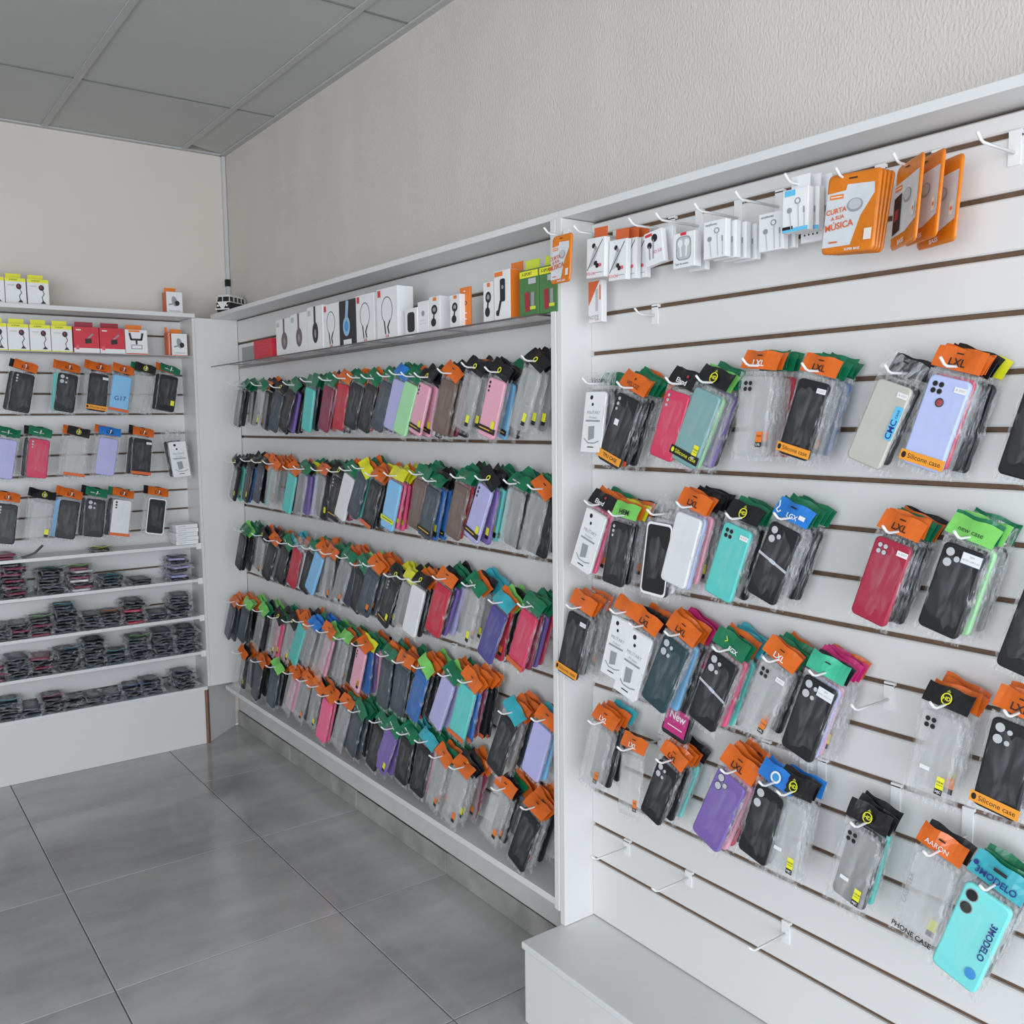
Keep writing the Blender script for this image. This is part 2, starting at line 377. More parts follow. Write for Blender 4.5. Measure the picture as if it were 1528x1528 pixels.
# ================================================================== PARTS FOR HANGING PACKS
def rrect(w_, h_, r, n=4):
    pts = []
    for cx, cz, a0 in ((w_/2-r, h_/2-r, 0), (-w_/2+r, h_/2-r, 90), (-w_/2+r, -h_/2+r, 180), (w_/2-r, -h_/2+r, 270)):
        for k in range(n+1):
            a = radians(a0+90*k/n); pts.append((cx+r*cos(a), cz+r*sin(a)))
    return pts
CW, CH, CT = .0715, .150, .0095
CTOP = -.020
def case_mesh(ck, n=4, tray=False):
    bm = bmesh.new(); zc = CTOP-CH/2; rings = []
    for ins, y in ((.0012, CT/2), (0, CT/2-.002), (0, -CT/2+.0025), (.0008, -CT/2+.0008), (.0032, -CT/2)):
        rings.append([bm.verts.new((x, y, z+zc)) for x, z in rrect(CW-2*ins, CH-2*ins, .0095-ins*.8, n)])
    N = len(rings[0])
    for i in range(len(rings)-1):
        for k in range(N):
            f = bm.faces.new((rings[i][k], rings[i][(k+1) % N], rings[i+1][(k+1) % N], rings[i+1][k])); f.smooth = True
    bm.faces.new(rings[0]); bm.faces.new(rings[-1])
    return mesh_of('case', bm, cmat(ck))
BW = .083
def bag_mesh(v, bw=BW, low=.010):
    rnd = random.Random(100+v); bm = bmesh.new(); nx, nz = 8, 10
    ztop, zbot = -.012, CTOP-CH-low
    for side in (-1, 1):
        g = []
        for j in range(nz+1):
            row = []
            for i in range(nx+1):
                x = -bw/2+bw*i/nx; z = ztop+(zbot-ztop)*j/nz
                e = min(1, 4*min(i, nx-i)/nx)*min(1, 3*min(j, nz-j)/nz)
                y = side*(.0008+.0058*e+ (rnd.random()*.0022)*(1 if e > 0 else 0))
                if e == 0: x += rnd.uniform(-.0012, .0012); y = side*.0004+rnd.uniform(-.003, .003) if 0 < j else side*.0004; z += rnd.uniform(-.002, .002)
                row.append(bm.verts.new((x, y, z)))
            g.append(row)
        for j in range(nz):
            for i in range(nx):
                f = bm.faces.new((g[j][i], g[j][i+1], g[j+1][i+1], g[j+1][i])); f.material_index = 1 if i in (0, nx-1) or j in (0, nz-1) else 0
    return mesh_of('bag', bm, [BAG, BAGE])
HW, HHT = .083, .036
def card_mesh(v, hk, hw=HW, hh=HHT):
    rnd = random.Random(200+v); bm = bmesh.new(); n = 8; ph = rnd.random()*6; amp = .0012+.0028*rnd.random(); amp2 = (rnd.random()-.3)*.005
    f_, b_ = [], []
    for s, L in ((-.0007, f_), (.0007, b_)):
        for j in range(4):
            z = -.0145+hh*j/3; row = []
            for i in range(n+1):
                x = -hw/2+hw*i/n
                y = s+amp*sin(ph+i*.9)*(.3+.7*j/3)+amp2*(j/3)**2+ .004*(j/3)**2
                row.append(bm.verts.new((x, y, z+ (.0016*sin(ph+i*1.3) if j == 3 else 0))))
            L.append(row)
    for L in (f_, b_):
        for j in range(3):
            for i in range(n): bm.faces.new((L[j][i], L[j][i+1], L[j+1][i+1], L[j+1][i]))
    for i in range(n):
        bm.faces.new((f_[3][i], f_[3][i+1], b_[3][i+1], b_[3][i])); bm.faces.new((f_[0][i], f_[0][i+1], b_[0][i+1], b_[0][i]))
    for j in range(3):
        bm.faces.new((f_[j][0], f_[j+1][0], b_[j+1][0], b_[j][0])); bm.faces.new((f_[j][n], f_[j+1][n], b_[j+1][n], b_[j][n]))
    return mesh_of('header_card', bm, hmat(hk))
ZB = CTOP-CH      # bottom edge of the case
LENS = {'4': [(-.020, -.034, .0075), (-.020, -.053, .0075), (-.004, -.037, .0042), (-.005, -.055, .0042)],
        '3': [(-.020, -.034, .0072), (-.020, -.052, .0072), (-.006, -.043, .0050)],
        '2': [(-.020, -.036, .0085), (-.021, -.058, .0085)],
        'q': [(-.022, -.034, .0042), (-.011, -.034, .0042), (-.022, -.045, .0042), (-.011, -.045, .0042)],
        'v': [(-.023, -.032, .0038), (-.023, -.043, .0038), (-.023, -.054, .0032)]}
def lens_mesh(k, col):
    bm = bmesh.new()
    for x, z, r in LENS[k]:
        for rr, y0, y1, mi in ((r*1.18, -CT/2+.0004, -CT/2-.0006, 1), (r, -CT/2-.0006, -CT/2-.0011, 0)):
            a = [bm.verts.new((x+rr*cos(t*pi/6), y0, z+rr*sin(t*pi/6))) for t in range(12)]
            b = [bm.verts.new((x+rr*cos(t*pi/6), y1, z+rr*sin(t*pi/6))) for t in range(12)]
            for t in range(12):
                f = bm.faces.new((a[t], a[(t+1) % 12], b[(t+1) % 12], b[t])); f.material_index = mi
            f = bm.faces.new(b); f.material_index = mi
    return mesh_of('camera_cutout', bm, [pm('lgrey') if col else pm('black'), pm('black') if col else pm('grey')])
YFc = -CT/2-.0012
def tags(fl):
    """stickers and bands lying on the front of the case"""
    out = []
    if 'Y' in fl: out.append(('tag_sticker', [('rect', 'yellow', .0235, -.134, .0135, .022), ('rect', 'black', .0235, -.149, .0135, .010), ('text', 'black', 'new', .0235, -.1315, .0075), ('line', 'black', [(.018, -.137), (.029, -.137)], .0008), ('text', 'white', 'HJC', .0235, -.149, .0062, 0, 1)]))
    if 'T' in fl: out.append(('tag_sticker', [('rect', 'orange', .0235, -.134, .0135, .020), ('rect', 'black', .0235, -.148, .0135, .009), ('text', 'black', 'new', .0235, -.1315, .0070), ('text', 'white', 'LXL', .0235, -.148, .0062, 0, 1)]))
    if 'y' in fl: out.append(('tag_sticker', [('rect', 'yellow', .0235, -.134, .0145, .021), ('rect', 'black', .0235, -.149, .0145, .010)]))
    if 't' in fl: out.append(('tag_sticker', [('rect', 'orange', .0235, -.134, .0145, .018), ('rect', 'black', .0235, -.148, .0145, .009)]))
    if 'O' in fl: out.append(('printed_band', [('rect', 'amber', 0, -.157, .079, .0175), ('disc', 'black', -.033, -.157, .0042, .0055), ('text', 'black', 'Silicone case', .004, -.157, .0118)]))
    if 'P' in fl: out.append(('printed_band', [('rect', 'amber', 0, -.155, .079, .0175), ('text', 'black', 'TPU CASE', .004, -.155, .0105, 0, 1)]))
    if 'K' in fl: out.append(('printed_band', [('rect', 'black', 0, -.152, .080, .0175), ('disc', 'yellow', -.033, -.152, .0038, .0052), ('text', 'yellow', 'Silicone case', .004, -.152, .0118)]))
    if '=' in fl: out.append(('printed_band', [('rect', 'black', 0, -.150, .078, .015), ('line', 'gold', [(-.03, -.150), (.03, -.150)], .003)]))
    if '~' in fl: out.append(('printed_band', [('rect', 'orange2', 0, -.162, .078, .012)]))
    if '|' in fl: out.append(('printed_band', [('rect', 'lime', 0, -.140, .078, .014, .0), ('line', 'black', [(-.028, -.14), (.028, -.14)], .002)]))
    if 's' in fl: out.append(('price_sticker', [('rect', 'white', .0235, -.0365, .021, .0095), ('text', 'grey', 'A 0357', .0235, -.0365, .0055)]))
    if 'S' in fl: out.append(('price_sticker', [('rect', 'sky', .018, -.036, .034, .019), ('rect', 'white', .018, -.036, .033, .018), ('text', 'grey', 'XM', .018, -.032, .0055), ('text', 'grey', 'NOTE 13PRO 5G', .018, -.039, .0040)]))
    if 'z' in fl: out.append(('price_sticker', [('rect', 'white', -.008, -.118, .018, .007)]))
    if 'c' in fl: out.append(('price_sticker', [('rect', 'white', -.010, -.080, .013, .013)]))
    if 'b' in fl: out.append(('strap_band', [('poly', 'lgrey', [(-.037, -.083), (.037, -.096), (.037, -.101), (-.037, -.088)]), ('rect', 'white', .0, -.092, .014, .0065, -.17), ('text', 'blue', 'LGX', 0, -.092, .006, -.17, 1)]))
    if 'o' in fl: out.append(('finger_sensor', [('disc', 'black', -.004, -.062, .0075, .0075), ('disc', 'dred', -.004, -.062, .0055, .0055)]))
    if 'C' in fl: out.append(('printed_band', [('rect', 'cyan', .028, -.085, .015, .060, 0), ('text', 'navy', 'CMC', .028, -.096, .016, pi/2, 1), ('text', 'navy', 'case', .028, -.068, .009, pi/2)]))
    if 'G' in fl: out.append(('handwriting', [('text', 'navy', 'G17', 0, -.115, .026, .1, 0)]))
    if 'N' in fl: out.append(('tag_sticker', [('rect', 'magenta', 0, -.135, .060, .050), ('text', 'white', 'New', 0, -.125, .022, 0, 1), ('line', 'white', [(-.02, -.147), (.02, -.147)], .002)]))
    if 'M' in fl: out.append(('lettering', [('text', 'navy', '3MODELO', .023, -.085, .0135, -pi/2-.0, 1), ('disc', 'blue', .020, -.143, .0085, .0085)]))
    if 'H' in fl: out.append(('lettering', [('text', 'black', 'PHONE CASE', 0, -.163, .0125, 0, 1), ('text', 'grey', 'CASE FLEX', -.028, -.09, .012, pi/2)]))
    if 'p' in fl: out.append(('printed_picture', [('poly', 'white', [(-.035, -.168), (.035, -.168), (.035, -.022), (-.035, -.022)]), ('disc', 'black', -.012, -.035, .0055, .0055), ('disc', 'black', -.006, -.052, .0040, .0040),
            ('text', 'grey', 'MILITARY', 0, -.072, .0115), ('text', 'grey', 'Protect', 0, -.084, .009), ('rect', 'grey', 0, -.092, .052, .0045),
            ('poly', 'grey', [(-.014, -.106), (.008, -.104), (.010, -.134), (-.010, -.140)]), ('line', 'grey', [(-.025, -.136), (-.010, -.146), (.012, -.146), (.028, -.141)], .0025), ('rect', 'black', 0, -.156, .022, .0025)]))
    if 'F' in fl: out.append(('frame_border', [('poly', 'white', rr_(CW, CH, .0095)), ('poly', 'black', rr_(CW-.007, CH-.010, .008))]))
    return out
def rr_(w_, h_, r): return [(x, z+CTOP-CH/2) for x, z in rrect(w_, h_, r, 4)]
HTX = {'LXLk': [('text', 'black', 'LXL', 0, -.003, .017, 0, 1), ('rect', 'black', 0, .012, .012, .0022)], 'LXLw': [('text', 'white', 'LXL', 0, -.004, .016, 0, 1), ('rect', 'black', 0, .011, .012, .0022)],
 'VEL': [('text', 'black', 'VELOZ', 0, -.003, .013), ('disc', 'black', 0, .0105, .002, .003)],
 'HD': [('disc', 'yellow', 0, .001, .0095, .0105), ('disc', 'black', 0, .001, .0075, .0085), ('text', 'yellow', 'HD', 0, .001, .0095, 0, 1), ('poly', 'olive', [(-.004, .0125), (.004, .0125), (.0, .0175)])],
 'El': [('text', 'white', 'Eland', 0, -.004, .015, .0, 1), ('disc', 'red', .012, .011, .003, .003)],
 'GX': [('text', 'white', 'LGX', .004, -.005, .013, 0, 1), ('line', 'white', [(-.034, .014), (-.030, .004), (-.034, -.004), (-.028, -.008), (-.024, -.003)], .0026), ('rect', 'white', .026, .0, .014, .008), ('rect', 'black', .0, .012, .014, .003)],
 'GXg': [('text', 'white', 'EGX', .012, -.005, .012, 0, 1), ('line', 'lime', [(-.014, .012), (-.008, .006), (-.013, .002)], .002)],
 'HEM': [('text', 'black', 'HEM', 0, -.002, .017, 0, 1)], 'AAR': [('text', 'white', 'AARON', -.004, -.004, .0125), ('rect', 'black', 0, .010, .012, .003)],
 'MOD': [('text', 'navy', '3MODELO', 0, -.004, .0135, 0, 1), ('rect', 'black', 0, .011, .020, .005), ('disc', 'navy', -.034, .004, .004, .004)],
 'O': [('disc', 'white', 0, .002, .012, .012), ('disc', 'blue', 0, .002, .008, .008)],
 'HE': [('text', 'white', 'HE', -.020, -.001, .019, 0, 1), ('poly', 'gold', [(-.006, .018), (.036, .014), (.036, -.005), (.004, .0)]), ('rect', 'teal', .026, -.008, .020, .008)],
 'Vi': [('text', 'black', 'Virizon', .002, .0, .017, .05)], 'slot': [('rect', 'black', 0, .011, .012, .0025)],
 'tick': [('line', 'lgrey', [(-.022, -.003), (-.008, -.003)], .004), ('line', 'lgrey', [(-.003, -.003), (.012, -.003)], .003)], 'logo': [('disc', 'yellow', 0, .001, .007, .008), ('disc', 'black', 0, .001, .004, .005)],
 'txtk': [('text', 'black', 'new case', 0, -.001, .012)]}
def card_tilt(loose=False):
    return Matrix.Translation((0, 0, .007 if not loose else .003)) @ Matrix.Rotation(radians(random.uniform(-4, 20) if loose else random.uniform(-2, 8)), 4, 'Y') @ Matrix.Rotation(radians(-random.uniform(8, 34) if loose else -random.uniform(4, 16)), 4, 'X')
def name_pack(ck, hk): return CASEC[ck][0], HDRC[hk][0]
NP = [0]
def pack(M, ck, hk, fl='', ht=None, label='', group='', v=None, simple=False, cat='phone case', scale=1.0, wide=1.0):
    """a phone case in a clear bag under a header card; origin = the hanging hole"""
    NP[0] += 1; v = NP[0] if v is None else v
    S = Matrix.Diagonal((scale*wide, scale, scale, 1))
    root = empty('packaged_phone_case', label, cat, M @ S, group)
    cs = obj('case', cached(('case', ck), lambda: case_mesh(ck)), root)
    for c in fl:
        if c in LENS: obj('camera_cutout', cached(('lens', c, ck in 'kdexuz'), lambda: lens_mesh(c, ck in 'kdexuz')), cs)
    hc = obj('header_card', cached(('card', v % 7, hk), lambda: card_mesh(v % 7, hk)), root); hc.matrix_local = card_tilt(simple)
    if 1: obj('bag', cached(('bag', v % 5), lambda: bag_mesh(v % 5)), root)
    for k, (nm, sh) in enumerate(tags(fl)):
        o = obj(nm, cached(('tag', nm, fl, k), lambda: art_mesh(nm, sh, YFc)), root)
    if ht: obj('header_print', cached(('ht', ht), lambda: art_mesh('header_print', HTX[ht], -.0030)), hc)
    return root
# everything too deep on the hooks to be told apart goes into one mesh
DEEP = {'v': [], 'f': [], 'mi': [], 'mats': []}
def deep_add(M, me):
    b0 = len(DEEP['v'])
    for m_ in me.materials:
        if m_ not in DEEP['mats']: DEEP['mats'].append(m_)
    idx = [DEEP['mats'].index(m_) for m_ in me.materials]
    DEEP['v'] += [tuple(M @ v.co) for v in me.vertices]
    for p in me.polygons: DEEP['f'].append([b0+i for i in p.vertices]); DEEP['mi'].append(idx[p.material_index])
def deep_pack(M, ck, hk, fl, v):
    deep_add(M, cached(('case1', ck), lambda: case_mesh(ck, 2))); deep_add(M @ card_tilt(True), cached(('card', v % 7, hk), lambda: card_mesh(v % 7, hk)))
    if v % 2: deep_add(M, cached(('bag', v % 5), lambda: bag_mesh(v % 5)))
    for k, (nm, sh) in enumerate(tags(fl)): deep_add(M, cached(('tag', nm, fl, k), lambda: art_mesh(nm, sh, YFc)))

def hook_arm_mesh(L, S):
    """arm along -x from the wall face x=0, tip bent upwards"""
    bm = bmesh.new(); tube(bm, [(0, 0, 0), (-L+.018, 0, 0), (-L+.010, 0, .003), (-L, 0, .012)], .0023, 6); return mesh_of('arm', bm, METAL)
def hook_plate_mesh(up):
    bm = bmesh.new(); bx(bm, -.0022, 0, -.009, .009, -.018, .010); bx(bm, -.0022, .0065, -.009, .009, up-.002, up+.0036)
    bx(bm, -.0022, -.0002, -.0088, .0088, min(.010, up), max(.010, up)) if abs(up-.01) > .001 else None
    bm.faces.ensure_lookup_table()
    return mesh_of('bracket_plate', bm, METAL)
def hook(P, S, grooves, label, group, L=None, axis='X'):
    """P = a point of the arm; it runs straight to the slat face"""
    L = L or (S-P.x if axis == 'X' else S-P.y)
    gz = min([g_ for g_ in grooves], key=lambda g_: abs(g_-P.z-.006)); up = round(min(max(gz-P.z, -.05), .05), 3) or .001
    M = Matrix.Translation((S-.0002, P.y, P.z)) if axis == 'X' else Matrix.Translation((P.x, S-.0002, P.z)) @ Matrix.Rotation(pi/2, 4, 'Z')
    r = empty('display_hook', label, 'hook', M, group)
    L = round(L, 3); obj('arm', cached(('arm', L), lambda: hook_arm_mesh(L, S)), r)
    obj('bracket_plate', cached(('plate', up), lambda: hook_plate_mesh(up)), r)
    return r
YR = Vector((0, -1, 0))        # "right" for things on the right wall
def dvec(pitch, roll, yaw=0):
    """direction from the hole down to the case's foot: pitch pushes the foot out from the wall, roll swings it away to +y"""
    return Vector((-sin(radians(pitch)), sin(radians(roll)), -cos(radians(pitch))*cos(radians(roll)))).normalized()
def hang_frame(Hp, d, yaw=0):
    up = -d; right = YR
    if yaw: right = Matrix.Rotation(radians(yaw), 3, 'Z') @ YR
    return frame(Hp, right, up)

# ================================================================== NEAR SECTION
# (hole px), (case foot px), case, header, header print, flags, things behind [(case, header, flags)...]
NEAR = [
 ('first row', [
  ((893, 572), (883, 676), 'w', 'W', 'Vi', 'p', ['cW', 'kG']),
  ((945, 578), (908, 692), 'k', 'O', 'VEL', 'Pcv', ['kO~', 'kG', 'kG', 'cG', 'cO']),
  ((1018, 572), (986, 684), 'x', 'K', 'El', 'v', ['cK']),
  ((1064, 570), (1019, 692), 'A', 'K', 'HD', 'YK', ['gL', 'cG', 'uG', 'kO']),
  ((1133, 545), (1117, 680), 'c', 'O', 'LXLw', 'Tq', ['cO t', 'cG', 'cG', 'rG']),
  ((1222, 553), (1183, 682), 'k', 'O', 'LXLk', 'Os', ['cG', 'cG t', 'cG', 'bG']),
  ((1345, 556), (1288, 692), 'f', 'W', 'slot', 'sC', ['kK', 'cW']),
  ((1428, 546), (1374, 698), 'v', 'O', 'LXLk', 'qosO', ['xO', 'aO y', 'cK', 'kK', 'kY']),
  ((1572, 562), (1522, 706), 'k', 'G', 'slot', '', ['kG'])]),
 ('second row', [
  ((896, 752), (867, 850), 'w', 'K', 'El', 'p', ['hO', 'cO t', 'lG']),
  ((932, 768), (914, 872), 'k', 'L', 'HEM', 'v', ['kO', 'cY', 'cO t', 'cK']),
  ((990, 766), (976, 888), 'k', 'W', None, 'Fv', ['wW', 'cW']),
  ((1034, 755), (1004, 872), 'w', 'O', 'LXLk', '', ['vO', 'pK', 'cK y', 'kK']),
  ((1108, 772), (1071, 891), 't', 'K', 'HD', 'qs', ['cG y', 'kG', 'cG']),
  ((1180, 772), (1135, 893), 'k', 'B', 'GX', '3b', ['cG', 'cG', 'kG', 'kG']),
  ((1342, 792), (1295, 925), 'z', 'O', 'LXLk', 'qs', ['kO', 'kG b', 'kG', 'kO', 'kK']),
  ((1448, 800), (1398, 943), 'k', 'L', 'txtk', '3S', ['kG', 'gL', 'cW', 'cW', 'kG']),
  ((1572, 862), (1524, 985), 'k', 'L', 'slot', '', ['kG'])]),
 ('third row', [
  ((868, 905), (846, 1008), 'k', 'O', 'slot', 'Os', ['cO t', 'kO', 'cW', 'cO t', 'cW']),
  ((934, 912), (912, 1010), 'w', 'O', None, 'p', []),
  ((962, 932), (933, 1038), 'w', 'O', 'LXLk', 'p', ['cK', 'cO']),
  ((1016, 945), (974, 1052), 'e', 'O', 'LXLk', '4', ['cO', 'sO', 'kM', 'cM']),
  ((1088, 968), (1046, 1080), 'k', 'G', 'GXg', '4b', ['cG', 'hO', 'tT', 'kT']),
  ((1163, 983), (1119, 1094), 'c', 'O', 'LXLw', 'Tqs', ['cO t', 'cG', 'kG', 'cO']),
  ((1232, 1003), (1188, 1125), 'k', 'E', 'slot', '4S', ['lK y', 'pM', 'cM y', 'cM', 'cO']),
  ((1412, 1050), (1379, 1189), 'c', 'K', 'HD', 'Yzq', ['cO t', 'cO y', 'cO']),
  ((1522, 1062), (1483, 1212), 'k', 'O', 'LXLk', '4O', ['cO', 'kO'])]),
 ('fourth row', [
  ((901, 1076), (878, 1170), 'c', 'O', 'LXLw', 'T', ['cO', 'kO', 'kT']),
  ((945, 1115), (938, 1217), 'c', 'O', 'LXLw', 'T', []),
  ((1003, 1133), (971, 1218), 'k', 'O', 'LXLk', '4', ['kO', 'kO', 'cO', 'aK']),
  ((1100, 1148), (1052, 1255), 'u', 'O', 'LXLk', '3', ['pO', 'xO', 'kO']),
  ((1157, 1166), (1122, 1279), 'k', 'B', 'O', '2', ['bB']),
  ((1184, 1180), (1162, 1306), 'c', 'K', 'HD', 'Yz', ['cK', 'cB']),
  ((1294, 1226), (1257, 1350), 'c', 'K', 'HD', 'Yzq', ['kK', 'tK']),
  ((1402, 1268), (1360, 1398), 'c', 'O', 'AAR', 'H', ['cK y']),
  ((1486, 1318), (1422, 1458), 'a', 'T', 'MOD', '2M', ['cG y', 'kG'])]),
]
for rn, row in NEAR:
    for hi, (Hpx, Bpx, ck, hk, ht, fl, behind) in enumerate(row):
        XH = 1.3187
        Hp = onX(XH, *Hpx); Bp = onX(XH-.0166, *Bpx); d = (Bp-Hp); L = d.length; sc = min(1.20, max(.83, L/(.170))); d.normalize()
        place = 'on %s hook, %s, near section' % (ORD[hi], rn)
        grp = 'phone cases on the hooks of the near slatwall'
        M = hang_frame(Hp, d)
        pack(M, ck, hk, fl, ht, '%s case under %s header card, front %s' % (CASEC[ck][0], HDRC[hk][0], place), grp, scale=sc)
        x = XH
        step = min(.0175, .073/(len(behind)+1)) if behind else .0175
        for bi, code in enumerate(behind):
            x += step; ck2, hk2 = code[0], code[1]; f2 = code[2:].strip()
            d2 = (d + Vector((random.uniform(-.02, .04)+.012*bi, random.uniform(-.035, .035), 0))).normalized()
            M2 = hang_frame(Vector((x, Hp.y+random.uniform(-.004, .004), Hp.z+random.uniform(-.003, .003))), d2, random.uniform(-3, 3))
            pack(M2, ck2, hk2, f2, ('slot' if hk2 == 'O' else None), '%s case under %s card, %s %s' % (CASEC[ck2][0], HDRC[hk2][0], ORD[bi+1], place), grp, scale=sc*random.uniform(.96, 1.02))
        tip = Hp+Vector((-.046, 0, -.001))
        hook(tip, SN, NG, 'white hook through the packs, %s from the left, %s, near section' % (ORD[hi], rn), 'hooks carrying phone cases on the near slatwall')
P = onX(1.372, 1040, 985); pack(hang_frame(P, (onX(1.345, 1008, 1092)-P)), 'k', 'M', 'N', None, 'black case with magenta printed label hanging low in the third row, near section', 'phone cases on the hooks of the near slatwall')
# empty hooks
for (b, tp, lab) in (((1515, 224), (1460, 199), 'empty white hook at the top right corner of the near section'), ((1028, 1307), (988, 1321), 'empty white hook on the lower grooves, middle one of three'),
                     ((1173, 1390), (1115, 1415), 'empty white hook low on the wall, nearest of the three'), ((1327, 1040), (1288, 1037), 'empty white hook beside the clear case with black header'),
                     ((936, 1262), (880, 1278), 'empty white hook low beside the upright, farthest of three'), ((978, 468), (948, 468), 'short empty white hook under the white earphone boxes')):
    Bp = onX(SN, *b); hook(Vector((SN-.104, Bp.y, Bp.z-.004)), SN, NG, lab, None, L=.109 if 'short' not in lab else .06)

# ------------------------------------------------------------------ boxes with printed faces
def box_thing(name, M, w_, h_, d_, front, art, label, cat='box', group=None, side=None, tab=None, sideart=None):
    """origin at bottom centre of the front face; body goes back (+y)"""
    r = empty(name, label, cat, M, group)
    def mk():
        bm = bmesh.new(); bx(bm, -w_/2, w_/2, 0, d_, 0, h_)
        for f in bm.faces:
            n = f.calc_center_median()
            if abs(n.x) > w_/2-.0001: f.material_index = 1
        bmesh.ops.bevel(bm, geom=list(bm.edges), offset=.0007, segments=1, affect='EDGES')
        return mesh_of('carton', bm, [pm(front), pm(side or front)])
    obj('carton', cached(('carton', w_, h_, d_, front, side), mk), r)
    if tab:
        def mt():
            bm = bmesh.new(); bx(bm, -w_*.36, w_*.36, d_-.0012, d_, h_, h_+.022)
            return mesh_of('hang_tab', bm, pm(tab))
        obj('hang_tab', cached(('tab', w_, h_, d_, tab), mt), r)
    if art: obj('printed_face', art_mesh('printed_face', art, 0), r)
    return r
def budart(w_, h_, c='black'):
    return [('poly', 'lgrey', [(-.4*w_, .25*h_), (-.12*w_, .3*h_), (.2*w_, .75*h_), (-.1*w_, .7*h_)]), ('line', c, [(-.45*w_, .2*h_), (.38*w_, .93*h_)], .0016), ('disc', c, -.10*w_, .80*h_, .10*w_, .06*h_, .5), ('disc', 'grey', .0, .74*h_, .08*w_, .05*h_),
            ('disc', c, .02*w_, .36*h_, .10*w_, .055*h_, .5), ('disc', c, .12*w_, .29*h_, .10*w_, .055*h_, .5), ('text', 'hotpink', 'FO-ON', -.22*w_, .10*h_, .0085), ('line', 'grey', [(.05*w_, .12*h_), (.42*w_, .12*h_)], .001), ('disc', 'hotpink', .28*w_, .30*h_, .07*w_, .045*h_)]
def cordart(w_, h_, c='lgrey'):
    return [('text', 'black', 'earphones', -.15*w_, .90*h_, .0062), ('disc', 'grey', -.22*w_, .52*h_, .10*w_, .07*h_), ('disc', 'grey', .10*w_, .72*h_, .12*w_, .08*h_), ('disc', 'white', .10*w_, .72*h_, .07*w_, .05*h_),
            ('line', c, [(-.20*w_, .46*h_), (-.14*w_, .05*h_)], .0016), ('line', c, [(.12*w_, .66*h_), (.16*w_, .05*h_)], .0016), ('line', c, [(.36*w_, .55*h_), (.38*w_, .05*h_)], .0014), ('line', 'grey', [(.355*w_, .55*h_), (.36*w_, .42*h_)], .0028)]
def wallM(px, py, X=1.27, roll=0, yaw=0, pitch=0, ):
    """bottom centre of the front face at this pixel"""
    P = onX(X, px, py); d = dvec(pitch, roll); return hang_frame(P, d, yaw)
# top row of earphones
def topbox(px, py, w_, h_, d_, front, art, label, X=1.27, **k):
    kk = {a: k.pop(a) for a in ('roll', 'yaw', 'pitch') if a in k}
    return box_thing('earphone_box', wallM(px, py, X*1.04, **kk) @ Matrix.Scale(1.04, 4), w_, h_, d_, front, art, label, 'box', 'earphone boxes along the top hooks', **k)
topbox(888, 414, .054, .078, .014, 'white', budart(.054, .078), 'white earphone box with orange tab, leftmost beside the upright', X=1.262, tab='orange2', roll=2)
for k in range(3):
    topbox(921+15*k, 418-1.5*k, .050, .078, .012, 'white', budart(.050, .078), 'white earphone box with orange tab, %s of three behind the leftmost box' % ORD[k], X=1.270+.017*k, tab='orange2', roll=2)
topbox(888, 481, .042, .085, .014, 'white', [('poly', 'orange2', [(-.020, .084), (.014, .084), (-.020, .034)]), ('text', 'grey', 'NOTE', -.004, .010, .012), ('text', 'orange2', 'in-ear', .006, .005, .005), ('rect', 'lgrey', .006, .045, .008, .045), ('rect', 'orange', .016, .060, .004, .030)],
       'tall narrow white box with orange triangle, lowest of the earphone boxes', X=1.300)
topbox(978, 394, .046, .062, .012, 'white', [('disc', 'black', .004, .048, .0075, .0075), ('disc', 'black', -.010, .037, .006, .006), ('line', 'grey', [(.001, .045), (-.004, .012)], .003), ('line', 'grey', [(-.011, .035), (-.012, .012)], .003), ('text', 'magenta', 'FO 5.0', .008, .022, .0085), ('rect', 'red', -.010, .056, .018, .005)],
       'tilted white box showing black in-ear buds', X=1.262, roll=-8)
topbox(992, 390, .046, .064, .010, 'white', None, 'plain white box edge behind the tilted earbud box', X=1.290, roll=-4)
topbox(1020, 399, .052, .062, .018, 'white', [('poly', 'grey', [(x*1.0, z+.034) for x, z in rrect(.036, .042, .010)]), ('poly', 'lgrey', [(x, z+.034) for x, z in rrect(.032, .038, .009)]), ('disc', 'white', -.008, .043, .006, .007), ('line', 'white', [(-.008, .04), (-.006, .02)], .004), ('disc', 'white', .008, .043, .006, .007), ('line', 'white', [(.008, .04), (.006, .02)], .004), ('text', 'black', 'Type de sonido', -.004, .007, .0052), ('rect', 'red', 0, .059, .014, .005)],
       'white box with grey rounded window showing white corded earphones', X=1.262)
topbox(1040, 404, .040, .030, .012, 'white', [('rect', 'grey', -.006, .012, .016, .006)], 'small white box poking out below the windowed earphone box', X=1.300)
for k in range(4):
    topbox(1066+15*k, 385+1.5*k, .050, .064-.001*k, .013, 'white', cordart(.050, .064), 'plain white box printed with corded earphones, %s of four on its hook' % ORD[k], X=1.258+.019*k)
topbox(1150, 374, .050, .062, .013, 'white', cordart(.050, .062), 'white corded earphone box half hidden by the cyan striped box', X=1.275)
topbox(1168, 372, .046, .058, .011, 'white', cordart(.046, .058), 'white corded earphone box at the back of the pair beside the cyan box', X=1.298)
for k in range(3):
    topbox(1186+16*k, 345-.5*k, .048, .066, .014, 'white', [('rect', 'cyan', 0, .003, .048, .006), ('rect', 'black', -.014, .0065, .020, .005), ('rect', 'cyan', -.010, .060, .020, .009)] + cordart(.048, .064)[1:], 'white box with cyan bottom stripe, %s of three on its hook' % ORD[k], X=1.252+.020*k, tab='white')
